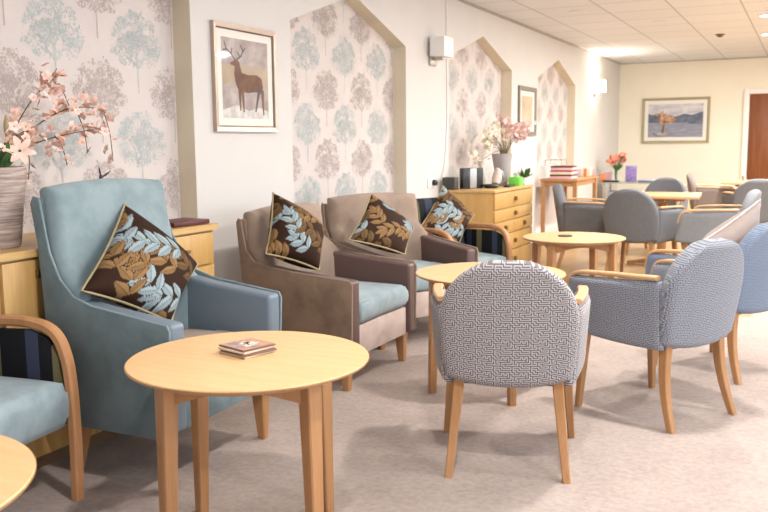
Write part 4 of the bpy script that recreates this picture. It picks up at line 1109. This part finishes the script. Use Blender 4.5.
small('picture_card', 'pink card standing beside the orange one on the corner side table', 'card', (.19, 13.52, zs), (.11, .012, .15), M['pinkbox'], -6)
small('picture_card', 'cream card standing just left of the glass vase in the far corner', 'card', (.24, 13.65, zs), (.10, .012, .19), M['mount'], 4)
small('black_tray', 'black tray lying in front of the cards in the far corner', 'tray', (.27, 13.33, zs), (.24, .04, .03), M['black'])
zl = .2295
small('storage_crate', 'grey lavender crate on the lower shelf of the corner side table', 'crate', (.45, 13.6, zl), (.5, .34, .24), M['lavender'])
small('storage_tin', 'dark tin on the lower shelf next to the lavender crate', 'tin', (.86, 13.45, zl), (.14, .14, .13), M['dark'])
t = thing('glass_vase', 'clear glass vase of flowers in the far corner', 'vase', (.32, 13.45, zs))
lathe('vase_body', [(0, 0), (.05, 0), (.055, .02), (.05, .15), (.075, .24), (.071, .24), (.046, .15), (.05, .03), (0, .025)], M['glass'], t, 24)
t = thing('flower_bunch', 'bunch of coral pink flowers in the glass vase in the far corner', 'flowers', (.32, 13.45, zs + .03)); rnd = random.Random(5); bm = bmesh.new(); pts = []
for k in range(13):
    a = rnd.uniform(0, 2 * pi); r = rnd.uniform(.03, .16); top = Vector((r * cos(a), r * sin(a), rnd.uniform(.26, .38))); pts.append(top)
    add_sweep(bm, smooth_path([Vector((.01 * cos(a), .01 * sin(a), 0)), Vector((.02 * cos(a), .02 * sin(a), .18)), top], 5), circ_sect(.005, 5))
    blade(bm, (.01 * cos(a), .01 * sin(a), .14), (r * cos(a + 1), r * sin(a + 1), .24), .022)
bmobj('stems', bm, M['leaf'], t)
blossoms(t, blossom_mesh('coral_flower', 7, .055, .03, .9, plain('coral petal', (.80, .28, .20), .7, var=.2, scale=50)), pts, rnd, .85, 1.15)
t = thing('low_cabinet', 'pale yellow low cabinet right of the corner side table', 'cabinet', (1.42, 13.9, 0))
box('body', (0, 0, .28), (.36, .5, .56), M['yellow'], t, bev=.004); box('cabinet_top', (0, 0, .575), (.40, .54, .03), M['cream'], t, bev=.003)
dd = box('door', (0, -.258, .29), (.33, .016, .50), M['yellow'], t, bev=.003); box('knob', (.12, -.272, .33), (.02, .02, .02), M['steel'], dd)
bm = bmesh.new(); add_lathe(bm, [(0, 0), (.028, 0), (.028, .06), (.018, .07), (0, .075)], 14); o = bmobj('salt_pot', bm, M['steel'], None); o.location = (2.28, 11.45, .7405); tag(o, 'small steel pot standing on the farther dining table', 'pot')
# white bag on the floor
bm = bmesh.new()
add_lathe(bm, [(0, 0), (.11, 0), (.13, .06), (.11, .15), (.06, .24), (.035, .30), (.05, .33), (0, .32)], 18)
for vv in bm.verts: vv.co += Vector((sin(vv.co.z * 30) * .012, cos(vv.co.z * 23 + vv.co.x * 30) * .015, 0))
o = bmobj('paper_bag', bm, M['tissue']); o.location = (.34, 8.62, 0); tag(o, 'crumpled white bag on the floor right of the chest of drawers', 'bag')

# ------------------------------------------------------------------ lights
def area(name, loc, rot, sx, sy, power, col, shape='RECTANGLE'):
    l = bpy.data.lights.new(name, 'AREA'); l.shape = shape; l.size = sx
    if shape in ('RECTANGLE', 'ELLIPSE'): l.size_y = sy
    l.energy = power; l.color = col
    o = bpy.data.objects.new(name, l); C.objects.link(o); o.location = loc; o.rotation_euler = rot; return o
for i, (a, b) in enumerate(WIN):
    area('window_daylight', (XR + .04, (a + b) / 2, 1.575), (0, radians(90), 0), 1.25, b - a - .1, 42, (.80, .89, 1))
area('window_daylight', (3.6, Y0 + .05, 1.5), (radians(90), 0, 0), 4.5, 1.6, 18, (.86, .93, 1))
for x, y in spots:
    area('ceiling_lamp', (x, y, ZC - .03), (0, 0, 0), .16, .16, 40 + (16 if y > 7 else 0) + (26 if y > 9.5 else 0), (1, .96, .905), 'DISK')
l = bpy.data.lights.new('wall_lamp', 'POINT'); l.energy = 9; l.color = (1, .84, .6); l.shadow_soft_size = .04
o = bpy.data.objects.new('wall_lamp', l); C.objects.link(o); o.location = (.10, 13.2, 2.16)
w = bpy.data.worlds.new('world'); bpy.context.scene.world = w; w.use_nodes = True
nt = w.node_tree; bg = nt.nodes['Background']; sky = nt.nodes.new('ShaderNodeTexSky'); sky.sky_type = 'PREETHAM' if False else 'NISHITA'
sky.sun_disc = False; sky.sun_elevation = radians(35); nt.links.new(sky.outputs[0], bg.inputs[0]); bg.inputs[1].default_value = .25
vs = bpy.context.scene.view_settings; vs.view_transform = 'Standard'; vs.look = 'None'; vs.gamma = 1; vs.use_curve_mapping = False; vs.exposure = .16
